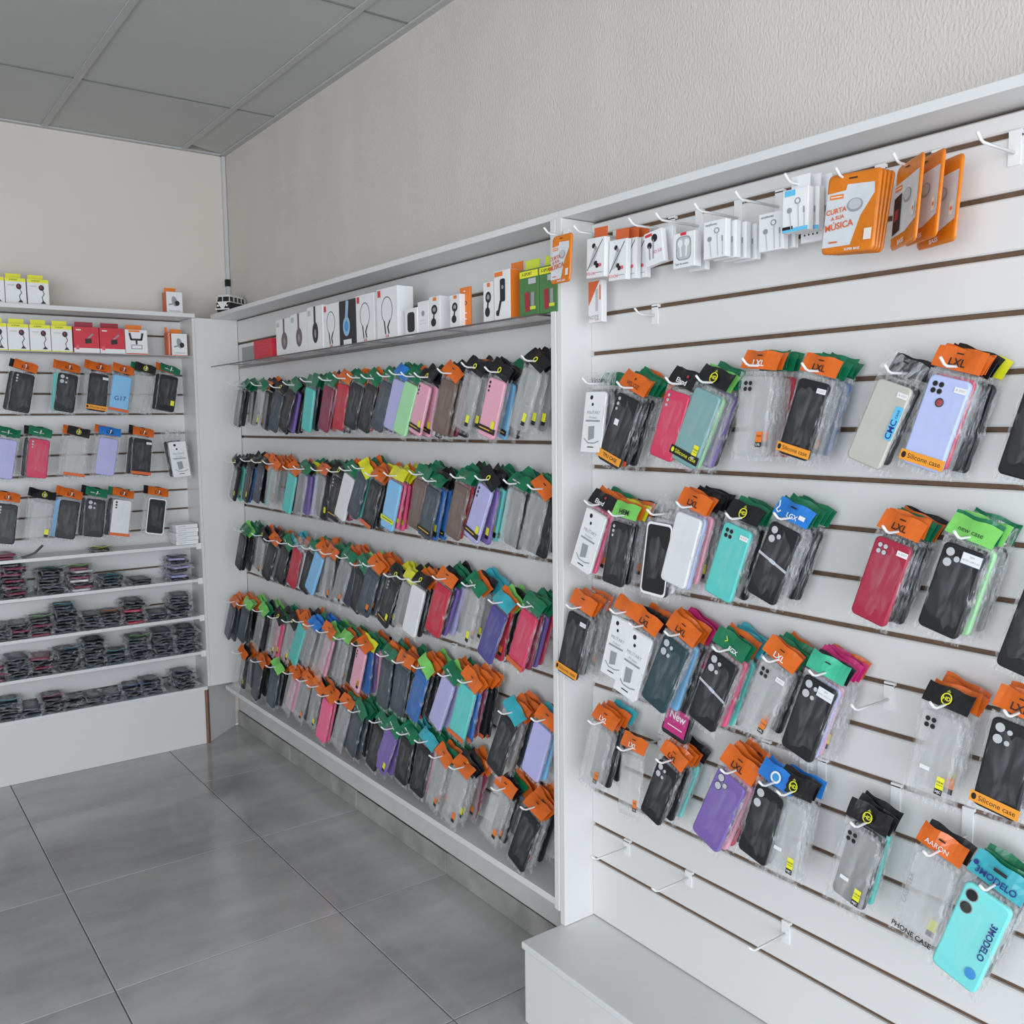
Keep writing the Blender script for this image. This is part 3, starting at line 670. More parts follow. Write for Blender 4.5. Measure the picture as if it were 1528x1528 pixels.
topbox(1210, 361, .040, .030, .010, 'white', [('disc', 'black', -.012+.008*q, .012, .0016, .0016) if q < 4 else ('rect', 'magenta', -.008, .022, .010, .003) for q in range(5)], 'small white box with four black dots, under the cyan striped boxes', X=1.300)
def pouch_mesh(w_, h_):
    bm = bmesh.new(); rings = []
    out = rrect(w_, h_, .008, 4)
    for f, y in ((1, .0), (.97, -.0018), (.90, -.0028)):
        rings.append([bm.verts.new((x*f, y, z*f-h_/2)) for x, z in out])
    bk = [bm.verts.new((x, .0012, z-h_/2)) for x, z in out]
    N = len(out)
    for a, b in ((bk, rings[0]), (rings[0], rings[1]), (rings[1], rings[2])):
        for k in range(N): bm.faces.new((a[k], a[(k+1) % N], b[(k+1) % N], b[k])).smooth = True
    bm.faces.new(rings[2]); bm.faces.new(bk)
    return mesh_of('pouch', bm, mat('pouch_orange', (.68, .19, .012), .22, .12, 25, bump=.6, bscale=20))
SILVER = mat('pouch_window', (.62, .64, .66), .18, .08, 18, bump=.5, bscale=22)
def pouch(px, py, X, w_, h_, label, music=True, roll=2, yaw=0, grp='orange earphone pouches on the top hooks', pitch=4):
    P = onX(X*1.04, px, py); M = hang_frame(P, dvec(pitch, roll), yaw) @ Matrix.Scale(1.04, 4)
    r = empty('earphone_pouch', label, 'pouch', M, grp)
    obj('pouch', cached(('pouch', w_, h_), lambda: pouch_mesh(w_, h_)), r)
    pts = [(-.47*w_, -.24*h_), (-.12*w_, -.22*h_), (-.10*w_, -.15*h_), (.40*w_, -.17*h_), (.42*w_, -.30*h_), (.20*w_, -.56*h_), (.06*w_, -.91*h_), (-.47*w_, -.92*h_)] if music else \
          [(-.47*w_, -.24*h_), (.47*w_, -.18*h_), (.47*w_, -.74*h_), (.1*w_, -.84*h_), (-.44*w_, -.86*h_)]
    me = art_mesh('clear_window', [('poly', 'lgrey', pts)], -.0029); me.materials[0] = SILVER; obj('clear_window', me, r)
    a = [('disc', 'grey', .08*w_, -.42*h_, .15*w_, .085*h_), ('disc', 'lgrey', .08*w_, -.41*h_, .12*w_, .065*h_), ('rect', 'orange', -.28*w_, -.29*h_, .26*w_, .055*h_), ('rect', 'white', -.28*w_, -.29*h_, .22*w_, .012*h_), ('rect', 'black', 0, -.08*h_, .16*w_, .016*h_)]
    if music:
        a += [('text', 'orange2', 'CURTA', -.26*w_, -.47*h_, .0105, .12, 1), ('text', 'orange2', 'A SUA', -.22*w_, -.555*h_, .008, .12, 1), ('text', 'orange2', 'MÚSICA', -.18*w_, -.66*h_, .0135, .12, 1), ('rect', 'orange2', -.26*w_, -.86*h_, .16*w_, .02*h_), ('rect', 'cream', .38*w_, -.80*h_, .14*w_, .14*h_), ('text', 'white', 'SUPER BASS', .12*w_, -.965*h_, .005, 0, 1)]
    else:
        a += [('poly', 'black', [(-.40*w_, -.40*h_), (-.12*w_, -.36*h_), (-.10*w_, -.80*h_), (-.38*w_, -.84*h_)]), ('poly', 'dred', [(-.34*w_, -.55*h_), (-.2*w_, -.54*h_), (-.2*w_, -.66*h_), (-.34*w_, -.68*h_)]), ('text', 'white', 'BASS', .0, -.945*h_, .009, .1, 1), ('rect', 'cream', .38*w_, -.62*h_, .10*w_, .16*h_), ('disc', 'orange', .38*w_, -.62*h_, .03*w_, .025*h_)]
    obj('printed_face', art_mesh('printed_face', a, -.0035), r)
    return r
pouch(840, 350, 1.235, .062, .098, 'slim orange and silver earphone pouch hanging in front of the upright', roll=0, yaw=0)
for k in range(4):
    pouch(1277+7*k, 256+1.0*k, 1.252+.010*k, .090, .118, 'orange pouch with music slogan, %s of four on its hook' % ORD[k] if k else 'orange pouch with music slogan, front one of four', roll=3+k, yaw=-2*k)
for k in range(3):
    pouch((1360, 1386, 1409)[k], (238, 232, 239)[k], 1.256+.024*k, .084, .120, 'orange and grey pouch with dark product, %s of three on its hook' % ORD[k], music=False, roll=2, yaw=(-36, -30, -24)[k])
for k, (px, py, l) in enumerate(((812, 346, 'white hook holding the slim orange pouch'), (856, 336, 'white hook holding the leftmost earphone boxes'), (938, 325, 'white hook holding the tilted earbud box'), (978, 317, 'white hook holding the windowed earphone box'),
     (1036, 303, 'white hook holding the four plain earphone boxes'), (1097, 285, 'white hook holding the half hidden corded earphone box'), (1171, 259, 'white hook holding the cyan striped boxes'), (1247, 250, 'white hook holding the slogan pouches'), (1333, 228, 'white hook holding three orange and grey pouches'))):
    P = onX(1.281, px, py); P.z -= .012
    if k == 0: hook(Vector((1.253, onX(1.253, px, py).y, P.z)), 1.3146, [P.z+.01], l, None)
    else: hook(P, SN, NG, l, None)

# ================================================================== FAR SECTION
FAR = [
 ('first', 1.497, [(350, 574, 'cW kG kG'), (384, 574, 'cG* cO+ kK'), (412, 577, 'dK cG* kK* kK'), (432, 573, 'kG uK kG'), (458, 568, 'tG dG kG'), (486, 566, 'mG pO rK'), (508, 563, 'rO cG+ kG'), (529, 562, 'kG cO kO'),
   (550, 563, 'kG rO kG'), (574, 560, 'dG dG kO'), (592, 557, 'lB lG dG'), (610, 560, 'gG mG mO kG'), (630, 561, 'pK*= pK*= wO kK*'), (665, 555, 'nO nK mK* kO'), (701, 546, 'cK* cK* kO kK'), (736, 553, 'pK*= cK* sK= cG'), (791, 536, 'cK* cK* cK* kK* cG')]),
 ('second', 1.212, [(345, 690, 'cK kK* tK*'), (368, 688, 'kK* bK* dK'), (384, 690, 'dK kO tO'), (402, 692, 'cO cO+ cO'), (432, 700, 'tO kK'), (448, 700, 'cG uK lY'), (474, 702, 'cO kK* mG'), (498, 704, 'kK=* pG mK'), (517, 702, 'wG mO pO'), (536, 699, 'dY tO dG'),
   (556, 710, 'kO~ kO dO kY'), (584, 710, 'sY| hY| hY| hO|'), (622, 708, 'nG dG kG*'), (642, 718, 'dG= bK*= bK= sK='), (684, 713, 'nG rG* mG pK'), (721, 716, 'lK*= uK* aK*= aG='), (764, 722, 'cG kG cG kG cG'), (800, 730, 'cO kG cG nG')]),
 ('third', .930, [(358, 793, 'kG kL* kG'), (385, 800, 'cK+ cK* kO'), (403, 808, 'kO cK kG'), (422, 812, 'kG kT mO'), (440, 816, 'rW wW mO'), (460, 820, 'kG kG kO'), (472, 822, 'sO cO wW'), (488, 828, 'cO+ kG kG'), (512, 834, 'cG+ dO kO'), (533, 845, 'kG kG kL'), (552, 846, 'dO+ dO+ cO cO'),
   (584, 862, 'kK=* kK*= pY'), (604, 866, 'cY kY mK'), (620, 870, 'wK kO kO kO'), (657, 866, 'rO kK uG* lG'), (701, 876, 'cG* cO+ cK* cT'), (741, 902, 'iT rO+ kL kK'), (785, 908, 'xG~ mG uG xG')]),
 ('fourth', .648, [(343, 900, 'dO dO kO'), (362, 905, 'dL kL kO'), (386, 914, 'cL kG cK'), (409, 924, 'cK* hG* cK'), (430, 930, 'cK* cO kO'), (447, 930, 'tO dO kK'), (462, 936, 'cB cB kG'), (482, 946, 'cO pL cG'), (508, 956, 'cL cO+ kG'), (535, 966, 'pO+* bY uG pG'), (573, 982, 'dG kO rO kG'), (596, 992, 'dO kO pO kG'),
   (626, 1000, 'bL kO~ kO kO'), (665, 1012, 'lG lL xO tO'), (695, 1022, 'tO~ bO~ mO~ kO~ kO~'), (756, 1069, 'kT cO nO'), (805, 1080, 'lO sT cO')]),
 ('fifth', .460, [(355, 977, 'cO kK* cO'), (383, 990, 'dO kO kK'), (406, 998, 'dL dK kO'), (432, 1008, 'cO pO kO'), (452, 1019, 'cO+ kO cO'), (468, 1028, 'cO* kK cO'), (484, 1042, 'hO hO kK mO'), (510, 1053, 'cO dG mO'), (530, 1066, 'dG dG kG kG kG'), (562, 1082, 'kG cG cG'), (580, 1092, 'uG* uG kG'), (603, 1100, 'kG kG dT'), (630, 1112, 'kT pG kG'),
   (652, 1135, 'cO+ cG+ cO+ cG'), (682, 1152, 'cO+ cK* cK* cO+ mO'), (745, 1184, 'cO+ cK+ kG cO'), (789, 1213, 'kO cO+ cO')]),
]
far_single = 0
for rn, zrow, stacks in FAR:
    for hi, (px, py, codes) in enumerate(stacks):
        T = onX(1.2896, px-7, py); T.z -= .002; Y0 = onX(1.3156, px, py).y
        codes = codes.split(); n0 = len(codes)
        while len(codes) < 5: codes.append(random.choice(['c', 'k', 'c', 'd', 'k'])+codes[random.randrange(n0)][1])
        place = 'on %s hook, %s row, far section' % (ORD[hi], rn)
        pitch = random.uniform(4, 8); roll = random.uniform(12, 19)
        sc = random.uniform(.94, .99); nind = 2 if px > 470 else 1
        for bi, code in enumerate(codes):
            x = 1.3333+.0166*bi
            dd = dvec(pitch-1.2*bi+random.uniform(-2, 2), roll+random.uniform(-3.5, 3.5))
            M = hang_frame(Vector((x, Y0+random.uniform(-.004, .004), T.z+random.uniform(-.003, .002))), dd, random.uniform(-4, 4))
            ck, hk = code[0], code[1]; fl = code[2:].replace('*', 'y').replace('+', 't')
            if bi == 0 and ck in 'lpk' and 'y' in fl: fl += 'v'
            s2 = sc*random.uniform(.97, 1.03)
            if bi < nind:
                far_single += 1
                ht = {'G': 'tick', 'O': 'slot', 'K': 'logo'}.get(hk)
                pack(M, ck, hk, fl, ht, '%s case under %s card, %s %s' % (CASEC[ck][0], HDRC[hk][0], 'front' if bi == 0 else ORD[bi], place), 'phone cases on the hooks of the far slatwall', scale=s2, simple=True)
            else:
                deep_pack(M @ Matrix.Scale(s2, 4), ck, hk, fl, NP[0]+bi)
        hook(Vector((T.x, Y0, T.z)), SF, FG, 'white hook through the packs, %s from the left, %s row, far section' % (ORD[hi], rn), 'hooks carrying phone cases on the far slatwall')
me = bpy.data.meshes.new('packaged_phone_cases'); me.from_pydata(DEEP['v'], [], DEEP['f'])
for m_ in DEEP['mats']: me.materials.append(m_)
me.polygons.foreach_set('material_index', DEEP['mi']); me.update()
o = obj('packaged_phone_cases', me); o['kind'] = 'stuff'; tag(o, 'mixed packaged phone cases packed deep on the hooks behind the front ones, far section', 'phone cases')

# far acrylic shelf: boxes
ZS = 1.6193
def shelfbox(px0, px1, h_, d_, front, art, label, X=1.285, yaw=0, **k):
    """stands on the far acrylic shelf between two pixel columns of its front face"""
    X = X*1.04-.024
    def yat(px):
        # point at height of the shelf on plane X
        lo = onX(X, px, 500); return lo.y
    ya, yb = yat(px0), yat(px1); w_ = round(abs(ya-yb)/1.04, 3)
    P = Vector((X, (ya+yb)/2, ZS+.0003)); M = frame(P, Matrix.Rotation(radians(yaw), 3, 'Z') @ YR, Vector((0, 0, 1))) @ Matrix.Scale(1.04, 4)
    return box_thing(k.pop('nm', 'headphone_box'), M, w_, h_, d_, front, [a for a in (art(w_, h_) if art else [])] or None, label, 'box', 'boxes on the clear shelf of the far section', **k)
def hp_art(c):
    return lambda w_, h_: [('line', c, [(.0, h_*.97), (.0, h_*.6)], .014 if c != 'grey' else .012), ('disc', c, .02*w_, h_*.40, .19*w_, h_*.24), ('disc', 'grey', .02*w_, h_*.38, .06*w_, h_*.10), ('rect', 'lgrey', -.36*w_, h_*.86, .18*w_, .12*h_)]
def neck_art(w_, h_):
    pts = [(.26*w_*sin(t), .56*h_+.26*h_*cos(t)) for t in [radians(a) for a in range(-150, 151, 20)]]
    return [('line', 'black', pts, .0022), ('line', 'black', [(-.13*w_, .34*h_), (-.08*w_, .10*h_)], .006), ('line', 'black', [(.13*w_, .34*h_), (.03*w_, .22*h_), (.08*w_, .10*h_)], .006), ('rect', 'red', -.36*w_, .90*h_, .14*w_, .13*h_), ('text', 'red', 'K1B', 0, .045*h_, .010, 0, 1)]
shelfbox(360, 381, .062, .02, 'grey', None, 'small grey box with marbled front at the far end of the clear shelf', X=1.33)
shelfbox(378, 404, .070, .05, 'red', lambda w, h: [('line', 'hotpink', [(-.4*w, h*q), (.35*w, h*(q-.05))], .001) for q in (.3, .5, .65, .8)], 'red box standing at the far end of the clear shelf', X=1.30)
shelfbox(412, 436, .125, .03, 'white', hp_art('taupe'), 'white box showing brownish headphones, farthest of the headphone boxes', X=1.30)
shelfbox(434, 458, .130, .03, 'white', hp_art('taupe'), 'white box showing brownish headphones, second of the headphone boxes', X=1.295)
shelfbox(459, 482, .138, .035, 'white', hp_art('black'), 'white box showing black headphones, beside the black box', X=1.29)
shelfbox(483, 506, .134, .03, 'white', neck_art, 'white box with thin looped earphones, left of the black box', X=1.292)
shelfbox(507, 531, .132, .04, 'black', lambda w, h: [('line', 'sky', [(.02*w, h*.95), (-.05*w, h*.6)], .018), ('disc', 'sky', -.05*w, h*.42, .22*w, h*.22), ('disc', 'blue', -.05*w, h*.42, .12*w, h*.12), ('rect', 'white', .0, .05*h, .5*w, .02)], 'black box showing light blue headphones', X=1.288)
shelfbox(532, 559, .136, .04, 'white', neck_art, 'white neckband earphone box, left of two with red corner marks', X=1.288)
shelfbox(563, 594, .138, .05, 'white', neck_art, 'white neckband earphone box, right of two with red corner marks', X=1.285)
shelfbox(605, 623, .070, .03, 'white', lambda w, h: [('poly', 'black', [(x*1.0+.0, z+.48*h) for x, z in rrect(.6*w, .74*h, .15*w, 3)])], 'small white box showing a black rounded speaker', X=1.29, nm='gadget_box')
shelfbox(624, 640, .082, .04, 'white', lambda w, h: [('disc', 'grey', 0, .62*h, .14*w, .09*h), ('line', 'lgrey', [(-.3*w, .4*h), (.3*w, .4*h)], .001), ('line', 'lgrey', [(-.3*w, .3*h), (.3*w, .3*h)], .001)], 'plain white box with a small round symbol beside the speaker box', X=1.292, nm='gadget_box')
def holder_art(w_, h_): return [('disc', 'black', 0, .62*h_, .28*w_, .14*h_), ('disc', 'grey', 0, .62*h_, .14*w_, .07*h_), ('line', 'black', [(0, .55*h_), (-.1*w_, .3*h_)], .006), ('disc', 'black', -.08*w_, .26*h_, .24*w_, .12*h_), ('rect', 'orange', .05*w_, .92*h_, .30*w_, .10*h_)]
shelfbox(641, 657, .088, .045, 'white', holder_art, 'white box with black clip holder and orange mark, middle of the shelf', X=1.292, nm='gadget_box')
shelfbox(672, 687, .080, .03, 'white', holder_art, 'white box with black holder beside the orange card', X=1.285, nm='gadget_box')
shelfbox(687, 702, .096, .006, 'orange', lambda w, h: [('disc', 'black', 0, .6*h, .22*w, .05*h), ('disc', 'amber', 0, .6*h, .14*w, .03*h), ('rect', 'white', 0, .35*h, .4*w, .03*h), ('rect', 'white', 0, .2*h, .4*w, .03*h), ('rect', 'white', 0, .9*h, .2*w, .03*h)], 'orange carded cable pack standing beside a white box', X=1.30, nm='carded_pack')
shelfbox(722, 737, .094, .03, 'white', holder_art, 'narrow white box with black holder, left of the car holder box', X=1.29, nm='gadget_box')
shelfbox(738, 762, .112, .045, 'white', lambda w, h: [('poly', 'black', [(x+.04*w, z+.60*h) for x, z in rrect(.32*w, .46*h, .08*w, 3)]), ('disc', 'grey', .04*w, .66*h, .07*w, .04*h), ('line', 'black', [(-.08*w, .38*h), (-.25*w, .12*h)], .008), ('disc', 'black', -.27*w, .15*h, .10*w, .06*h), ('rect', 'orange', -.2*w, .93*h, .5*w, .09*h)], 'white box with black car phone holder and orange sides', X=1.285, side='orange', tab='orange', nm='gadget_box')
for k, (a, b) in enumerate(((776, 804), (805, 832))):
    r = shelfbox(a, b, .100, .012, 'green', lambda w, h: [('rect', 'yellow', 0, .90*h, .96*w, .14*h), ('text', 'black', 'X-SPORT', -.1*w, .90*h, .009, 0, 1), ('rect', 'lgrey', .18*w, .74*h, .4*w, .12*h), ('poly', 'dred', [(-.22*w, .50*h), (.02*w, .52*h), (.06*w, .10*h), (-.18*w, .08*h)]), ('poly', 'grey', [(.12*w, .5*h), (.3*w, .5*h), (.3*w, .2*h), (.12*w, .2*h)]), ('rect', 'lime', .22*w, .16*h, .3*w, .07*h)],
                 'green pouch with yellow top band, %s of two by the upright' % ('left' if k == 0 else 'right'), X=1.285, tab='lime', nm='gadget_pouch')

# ================================================================== BACK UNIT GOODS
XRt = Vector((1, 0, 0))
def bframe(P, lean=0, out=0):
    d = Vector((-sin(radians(lean)), -sin(radians(out)), -cos(radians(lean)))).normalized(); return frame(P, XRt, -d)
BK = [('upper', [((38, 550), 'k', 'O', 'v', 'kK'), ((103, 551), 'k', 'O', '4', 'tO'), ((149, 551), 'k', 'O', 'Os', 'cO'), ((184, 554), 's', 'O', 'G~', ''), ((217, 553), 'c', 'K', '', 'cG'), ((254, 554), 'k', 'G', 'y', 'kO')]),
      ('middle', [((12, 648), 'l', 'G', '', 'kG'), ((60, 648), 'x', 'G', 'v', 'kK'), ((117, 648), 'c', 'K', '~', 'cO'), ((164, 647), 'l', 'B', '', 'cO'), ((214, 648), 'k', 'O', '~s', 'kK'), ((262, 652), 'w', 'W', 'p', 'kW')]),
      ('lower', [((12, 745), 'k', 'O', 'v', 'kK'), ((66, 742), 'c', 'K', 'y', 'cK'), ((106, 740), 'k', 'O', '', 'sO'), ((144, 738), 'k', 'G', '4', 'kK'), ((184, 739), 'w', 'O', '~v', 'kG'), ((236, 737), 'c', 'O', 'F', 'cK')])]
for rn, row in BK:
    for hi, (hp, ck, hk, fl, beh) in enumerate(row):
        P = onY(3.955, *hp); lean = random.uniform(9, 13) if ck != 'w' or rn != 'middle' else -4
        M = bframe(P, lean, 9)
        pack(M, ck, hk, fl, {'G': 'tick', 'O': 'LXLk', 'K': 'HD', 'B': 'LXLk'}.get(hk), '%s case under %s card, %s from the left in the %s row, back wall' % (CASEC[ck][0], HDRC[hk][0], ORD[hi], rn), 'phone cases hanging on the back wall unit', scale=1.0)
        if beh:
            P2 = P+Vector((-.012, .020, .004)); pack(bframe(P2, lean+random.uniform(-3, 2), 6), beh[0], beh[1], '', None, '%s case behind the %s one, %s place, %s row, back wall' % (CASEC[beh[0]][0], CASEC[ck][0], ORD[hi], rn), 'phone cases hanging on the back wall unit')
        hook(Vector((P.x, 3.930, P.z+.002)), YS, BG, 'white hook holding packs, %s from the left, %s row, back wall' % (ORD[hi], rn), 'hooks on the back wall unit', axis='Y')
def goose(w_, h_): return [('rect', 'yellow', 0, .93*h_, w_*.98, .13*h_), ('text', 'black', 'X-SPORT', -.1*w_, .93*h_, .007, 0, 1), ('rect', 'yellow', 0, .02*h_, w_*.98, .04*h_), ('disc', 'black', .15*w_, .68*h_, .13*w_, .11*h_), ('rect', 'dred', .13*w_, .70*h_, .08*w_, .10*h_),
    ('line', 'black', [(.2*w_, .58*h_), (.27*w_, .45*h_), (.16*w_, .32*h_), (.2*w_, .16*h_)], .0025), ('poly', 'black', [(.08*w_, .08*h_), (.34*w_, .08*h_), (.21*w_, .2*h_)]), ('text', 'grey', 'HOLDER', -.22*w_, .72*h_, .006)]
def mount(w_, h_): return [('rect', 'white', 0, .09*h_, w_, .18*h_), ('poly', 'black', [(-.05*w_, .35*h_), (.20*w_, .38*h_), (.20*w_, .56*h_), (-.06*w_, .54*h_)]), ('poly', 'grey', [(.02*w_, .56*h_), (.10*w_, .56*h_), (.30*w_, .72*h_), (.24*w_, .76*h_)]), ('rect', 'hotpink', -.36*w_, .20*h_, .12*w_, .16*h_), ('rect', 'cream', -.3*w_, .88*h_, .2*w_, .05*h_)]
def fan(w_, h_): return [('disc', 'grey', .0, .56*h_, .17*w_, .24*h_, .25), ('disc', 'black', .16*w_, .48*h_, .15*w_, .12*h_), ('line', 'grey', [(-.34*w_, .40*h_), (0, .46*h_)], .006), ('rect', 'orange', 0, .015*h_, w_*.95, .03*h_), ('rect', 'lgrey', 0, .12*h_, .7*w_, .04*h_)]
def mirr(w_, h_): return [('line', 'black', [(-.3*w_, .85*h_), (-.24*w_, .60*h_), (.22*w_, .60*h_), (.28*w_, .85*h_)], .008), ('line', 'black', [(0, .60*h_), (0, .42*h_)], .007), ('rect', 'grey', 0, .30*h_, .5*w_, .18*h_), ('rect', 'white', 0, .30*h_, .42*w_, .12*h_), ('rect', 'orange', -.1*w_, .94*h_, .5*w_, .07*h_), ('rect', 'orange2', 0, .02*h_, w_*.95, .05*h_)]
def bbox(x0, x1, ybase, h_, d_, front, art, label, Y, z, side=None, tab=None, grp=None, nm='gadget_box'):
    a, b = onY(Y, x0, ybase).x, onY(Y, x1, ybase).x; w_ = round(b-a, 3)
    return box_thing(nm, Matrix.Translation(((a+b)/2, Y, z)), w_, h_, d_, front, art(w_, h_), label, 'box', grp, side=side, tab=tab)
ZT = 1.8368; ZA = 1.6643
for k, (a, b) in enumerate(((-24, 8), (9, 40), (42, 74))):
    bbox(a, b, 450, .098, .05, 'white', goose, 'white and yellow phone holder box on the top shelf, %s of three' % ('left', 'middle', 'right')[k], 3.945, ZT, tab='yellow', grp='yellow and white boxes on the top shelf')
bbox(249, 273, 464, .088, .06, 'white', fan, 'white and orange clip holder box alone on the top shelf', 3.945, ZT, side='orange2', tab='orange', grp=None)
for k, (a, b) in enumerate(((-20, 12), (13, 45), (46, 77), (78, 109))):
    bbox(a, b, 525, .100, .04, 'white', goose, 'white and yellow phone holder box on the clear shelf, %s of four' % ORD[k], 3.94, ZA, tab='yellow', grp='yellow and white boxes on the clear shelf')
for k, (a, b) in enumerate(((111, 149), (150, 187))):
    bbox(a, b, 526, .100, .04, 'red', mount, 'red and white phone mount box, %s of two on the clear shelf' % ('left', 'right')[k], 3.94, ZA, tab='dred', grp='red boxes on the clear shelf')
bbox(188, 221, 527, .098, .04, 'white', mirr, 'white and orange mirror holder box on the clear shelf', 3.94, ZA, tab='orange')
bbox(251, 256, 529, .098, .045, 'orange2', lambda w, h: [('rect', 'white', 0, .5*h, .2*w, h*.9)], 'orange box edge showing behind the clip holder box, clear shelf', 3.965, ZA, tab='orange')
bbox(257, 280, 530, .090, .05, 'white', fan, 'white and orange clip holder box at the right end of the clear shelf', 3.935, ZA, side='orange2', tab='orange')

# flat packs lying in piles on the shelves
def flat_mesh(v, ck):
    """a bagged case lying flat: short end to the viewer, length into the shelf"""
    rnd = random.Random(300+v); bm = bmesh.new(); w_, l_, t_ = .068, .120, .0085
    o1 = rrect(w_, l_, .009, 3); N = len(o1)
    r1 = [[bm.verts.new((x*f, z*f, y)) for x, z in o1] for f, y in ((.97, 0), (1, .002), (1, t_-.002), (.96, t_))]
    for a, b in zip(r1, r1[1:]):
        for k in range(N): bm.faces.new((a[k], a[(k+1) % N], b[(k+1) % N], b[k]))
    bm.faces.new(r1[0]); bm.faces.new(r1[-1])
    return mesh_of('case', bm, cmat(ck))
def flat_bag(v):
    rnd = random.Random(400+v); bm = bmesh.new(); nx, ny = 7, 7; W, L = .098, .146
    G = {}
    for s in (0, 1):
        for j in range(ny+1):
            for i in range(nx+1):
                x = -W/2+W*i/nx; y = -L/2+L*j/ny; e = min(1, 2.5*min(i, nx-i)/nx)*min(1, 3*min(j, ny-j)/ny)
                z = (.0098 if s else -.0004)*e + (1-e)*(.0035+rnd.uniform(-.0075, .0075)) + rnd.random()*.0014*e*(1 if s else 0)
                G[s, i, j] = bm.verts.new((x+rnd.uniform(-.002, .002)*(e == 0), y+rnd.uniform(-.004, .004)*(e == 0), z))
        for j in range(ny):
            for i in range(nx): bm.faces.new((G[s, i, j], G[s, i+1, j], G[s, i+1, j+1], G[s, i, j+1]))
    return mesh_of('bag', bm, BAGPILE)
def flat_head(v, hk):
    rnd = random.Random(500+v); bm = bmesh.new(); n = 5
    a = [[bm.verts.new((-.040+.080*i/n, -.020-.045*j, .0112+.010*j+.003*sin(i*1.5+v))) for i in range(n+1)] for j in range(2)]
    b = [[bm.verts.new((-.040+.080*i/n, -.020-.045*j, .0122+.010*j+.003*sin(i*1.5+v))) for i in range(n+1)] for j in range(2)]
    for g_ in (a, b):
        for i in range(n): bm.faces.new((g_[0][i], g_[0][i+1], g_[1][i+1], g_[1][i]))
    for i in range(n): bm.faces.new((a[1][i], a[1][i+1], b[1][i+1], b[1][i]))
    return mesh_of('header_card', bm, hmat(hk))
# (shelf, top z, [(px centre, count, tint string, top header)])
PILES = [('first', .8745, 820, [(4, 2, 'm', None), (152, 1, 'k', 'Y')]),
 ('second', .7245, 880, [(-12, 6, 'kd', None), (22, 11, 'mkmk', 'L'), (78, 8, 'kdk', 'G'), (124, 8, 'wmk', 'L'), (170, 4, 'ke', 'T'), (213, 2, 'k', None), (270, 8, 'klc', 'K')]),
 ('third', .5645, 930, [(-4, 5, 'kd', None), (28, 5, 'mkk', None), (62, 6, 'kkm', 'L'), (99, 9, 'kdk', 'T'), (138, 5, 'kd', None), (168, 5, 'kkd', 'O'), (203, 8, 'kkxk', None), (238, 3, 'kd', None), (272, 8, 'kd', None)]),
 ('fourth', .4095, 990, [(-8, 5, 'mk', None), (26, 7, 'kdk', None), (63, 6, 'kmk', None), (101, 7, 'kk', 'T'), (143, 9, 'kdk', 'K'), (176, 4, 'ke', 'T'), (210, 8, 'kd', 'L'), (246, 9, 'kd', None), (282, 9, 'kd', None)]),
 ('lowest', .2540, 1050, [(14, 6, 'kdk', 'T'), (51, 3, 'kd', None), (81, 5, 'kk', 'M'), (111, 3, 'ck', 'K'), (142, 3, 'kd', 'x'), (172, 3, 'kd', None), (201, 4, 'dk', 'B'), (230, 5, 'kd', 'K'), (277, 6, 'kdk', 'K')])]
npk = 0
for rn, z0, py, lst in PILES:
    for pi_, (px, n, tint, hd) in enumerate(lst):
        P = onY(YF+.03, px, py); x0 = min(P.x, XR-.052)
        for k in range(n):
            ck = tint[(k*7+pi_) % len(tint)]; npk += 1
            M = Matrix.Translation((x0+random.uniform(-.004, .004), YF+.082+random.uniform(-.004, .004), z0+.0006+k*.0122)) @ Matrix.Rotation(radians(random.uniform(-13, 13)), 4, 'Z') @ Matrix.Rotation(radians(random.uniform(-1, 1)), 4, 'Y')
            pos = 'top' if k == n-1 else ('bottom' if k == 0 else ORD[k]+' from bottom')
            r = empty('bagged_phone_case', '%s case lying flat, %s of %s pile, %s shelf of back unit' % (CASEC[ck][0], pos, ORD[pi_], rn), 'phone case', M, 'bagged phone cases piled on the back shelves')
            obj('case', cached(('flat', ck), lambda: flat_mesh(0, ck)), r); obj('bag', cached(('fbag', npk % 5), lambda: flat_bag(npk % 5)), r)
            if k == n-1 and hd and hd in HDRC: obj('header_card', cached(('fh', hd, npk % 3), lambda: flat_head(npk % 3, hd)), r)
# small white boxes stacked at the right end of the first lower shelf
P = onY(YF+.03, 275, 812)
for k in range(5):
    M = Matrix.Translation((1.190+.002*(k % 2), YF+.020, .8745+.0172*k)) @ Matrix.Rotation(radians((-2, 1, 3, -1, 2)[k]), 4, 'Z')
    box_thing('small_box', M, .092, .0165, .10, 'white', [('line', 'grey', [(-.038, .008), (-.004, .009)], .0016)], 'flat white carton in the small stack at the shelf end, %s' % ('bottom', 'second from bottom', 'middle', 'second from top', 'top')[k], 'box', 'white cartons stacked on the shelf')
# a bent black plastic piece on that shelf
bm = bmesh.new(); pts = [(0, 0, 0), (.02, .0, .004), (.045, 0, .012), (.075, 0, .040)]
for i in range(3):
    a, b = pts[i], pts[i+1]
    vs = [bm.verts.new(p) for p in ((a[0], -.02, a[2]), (b[0], -.02, b[2]), (b[0], .02, b[2]), (a[0], .02, a[2]), (a[0], -.02, a[2]+.002), (b[0], -.02, b[2]+.002), (b[0], .02, b[2]+.002), (a[0], .02, a[2]+.002))]
    for f in ((0, 1, 2, 3), (4, 5, 6, 7), (0, 1, 5, 4), (1, 2, 6, 5), (2, 3, 7, 6), (3, 0, 4, 7)): bm.faces.new([vs[q] for q in f])
o = obj('plastic_flap', mesh_of('plastic_flap', bm, mat('case_black', (.014, .015, .018)))); o.location = (onY(3.97, 32, 820).x, 3.97, .8745); tag(o, 'bent black plastic flap lying alone on the uppermost lower shelf', 'plastic piece')

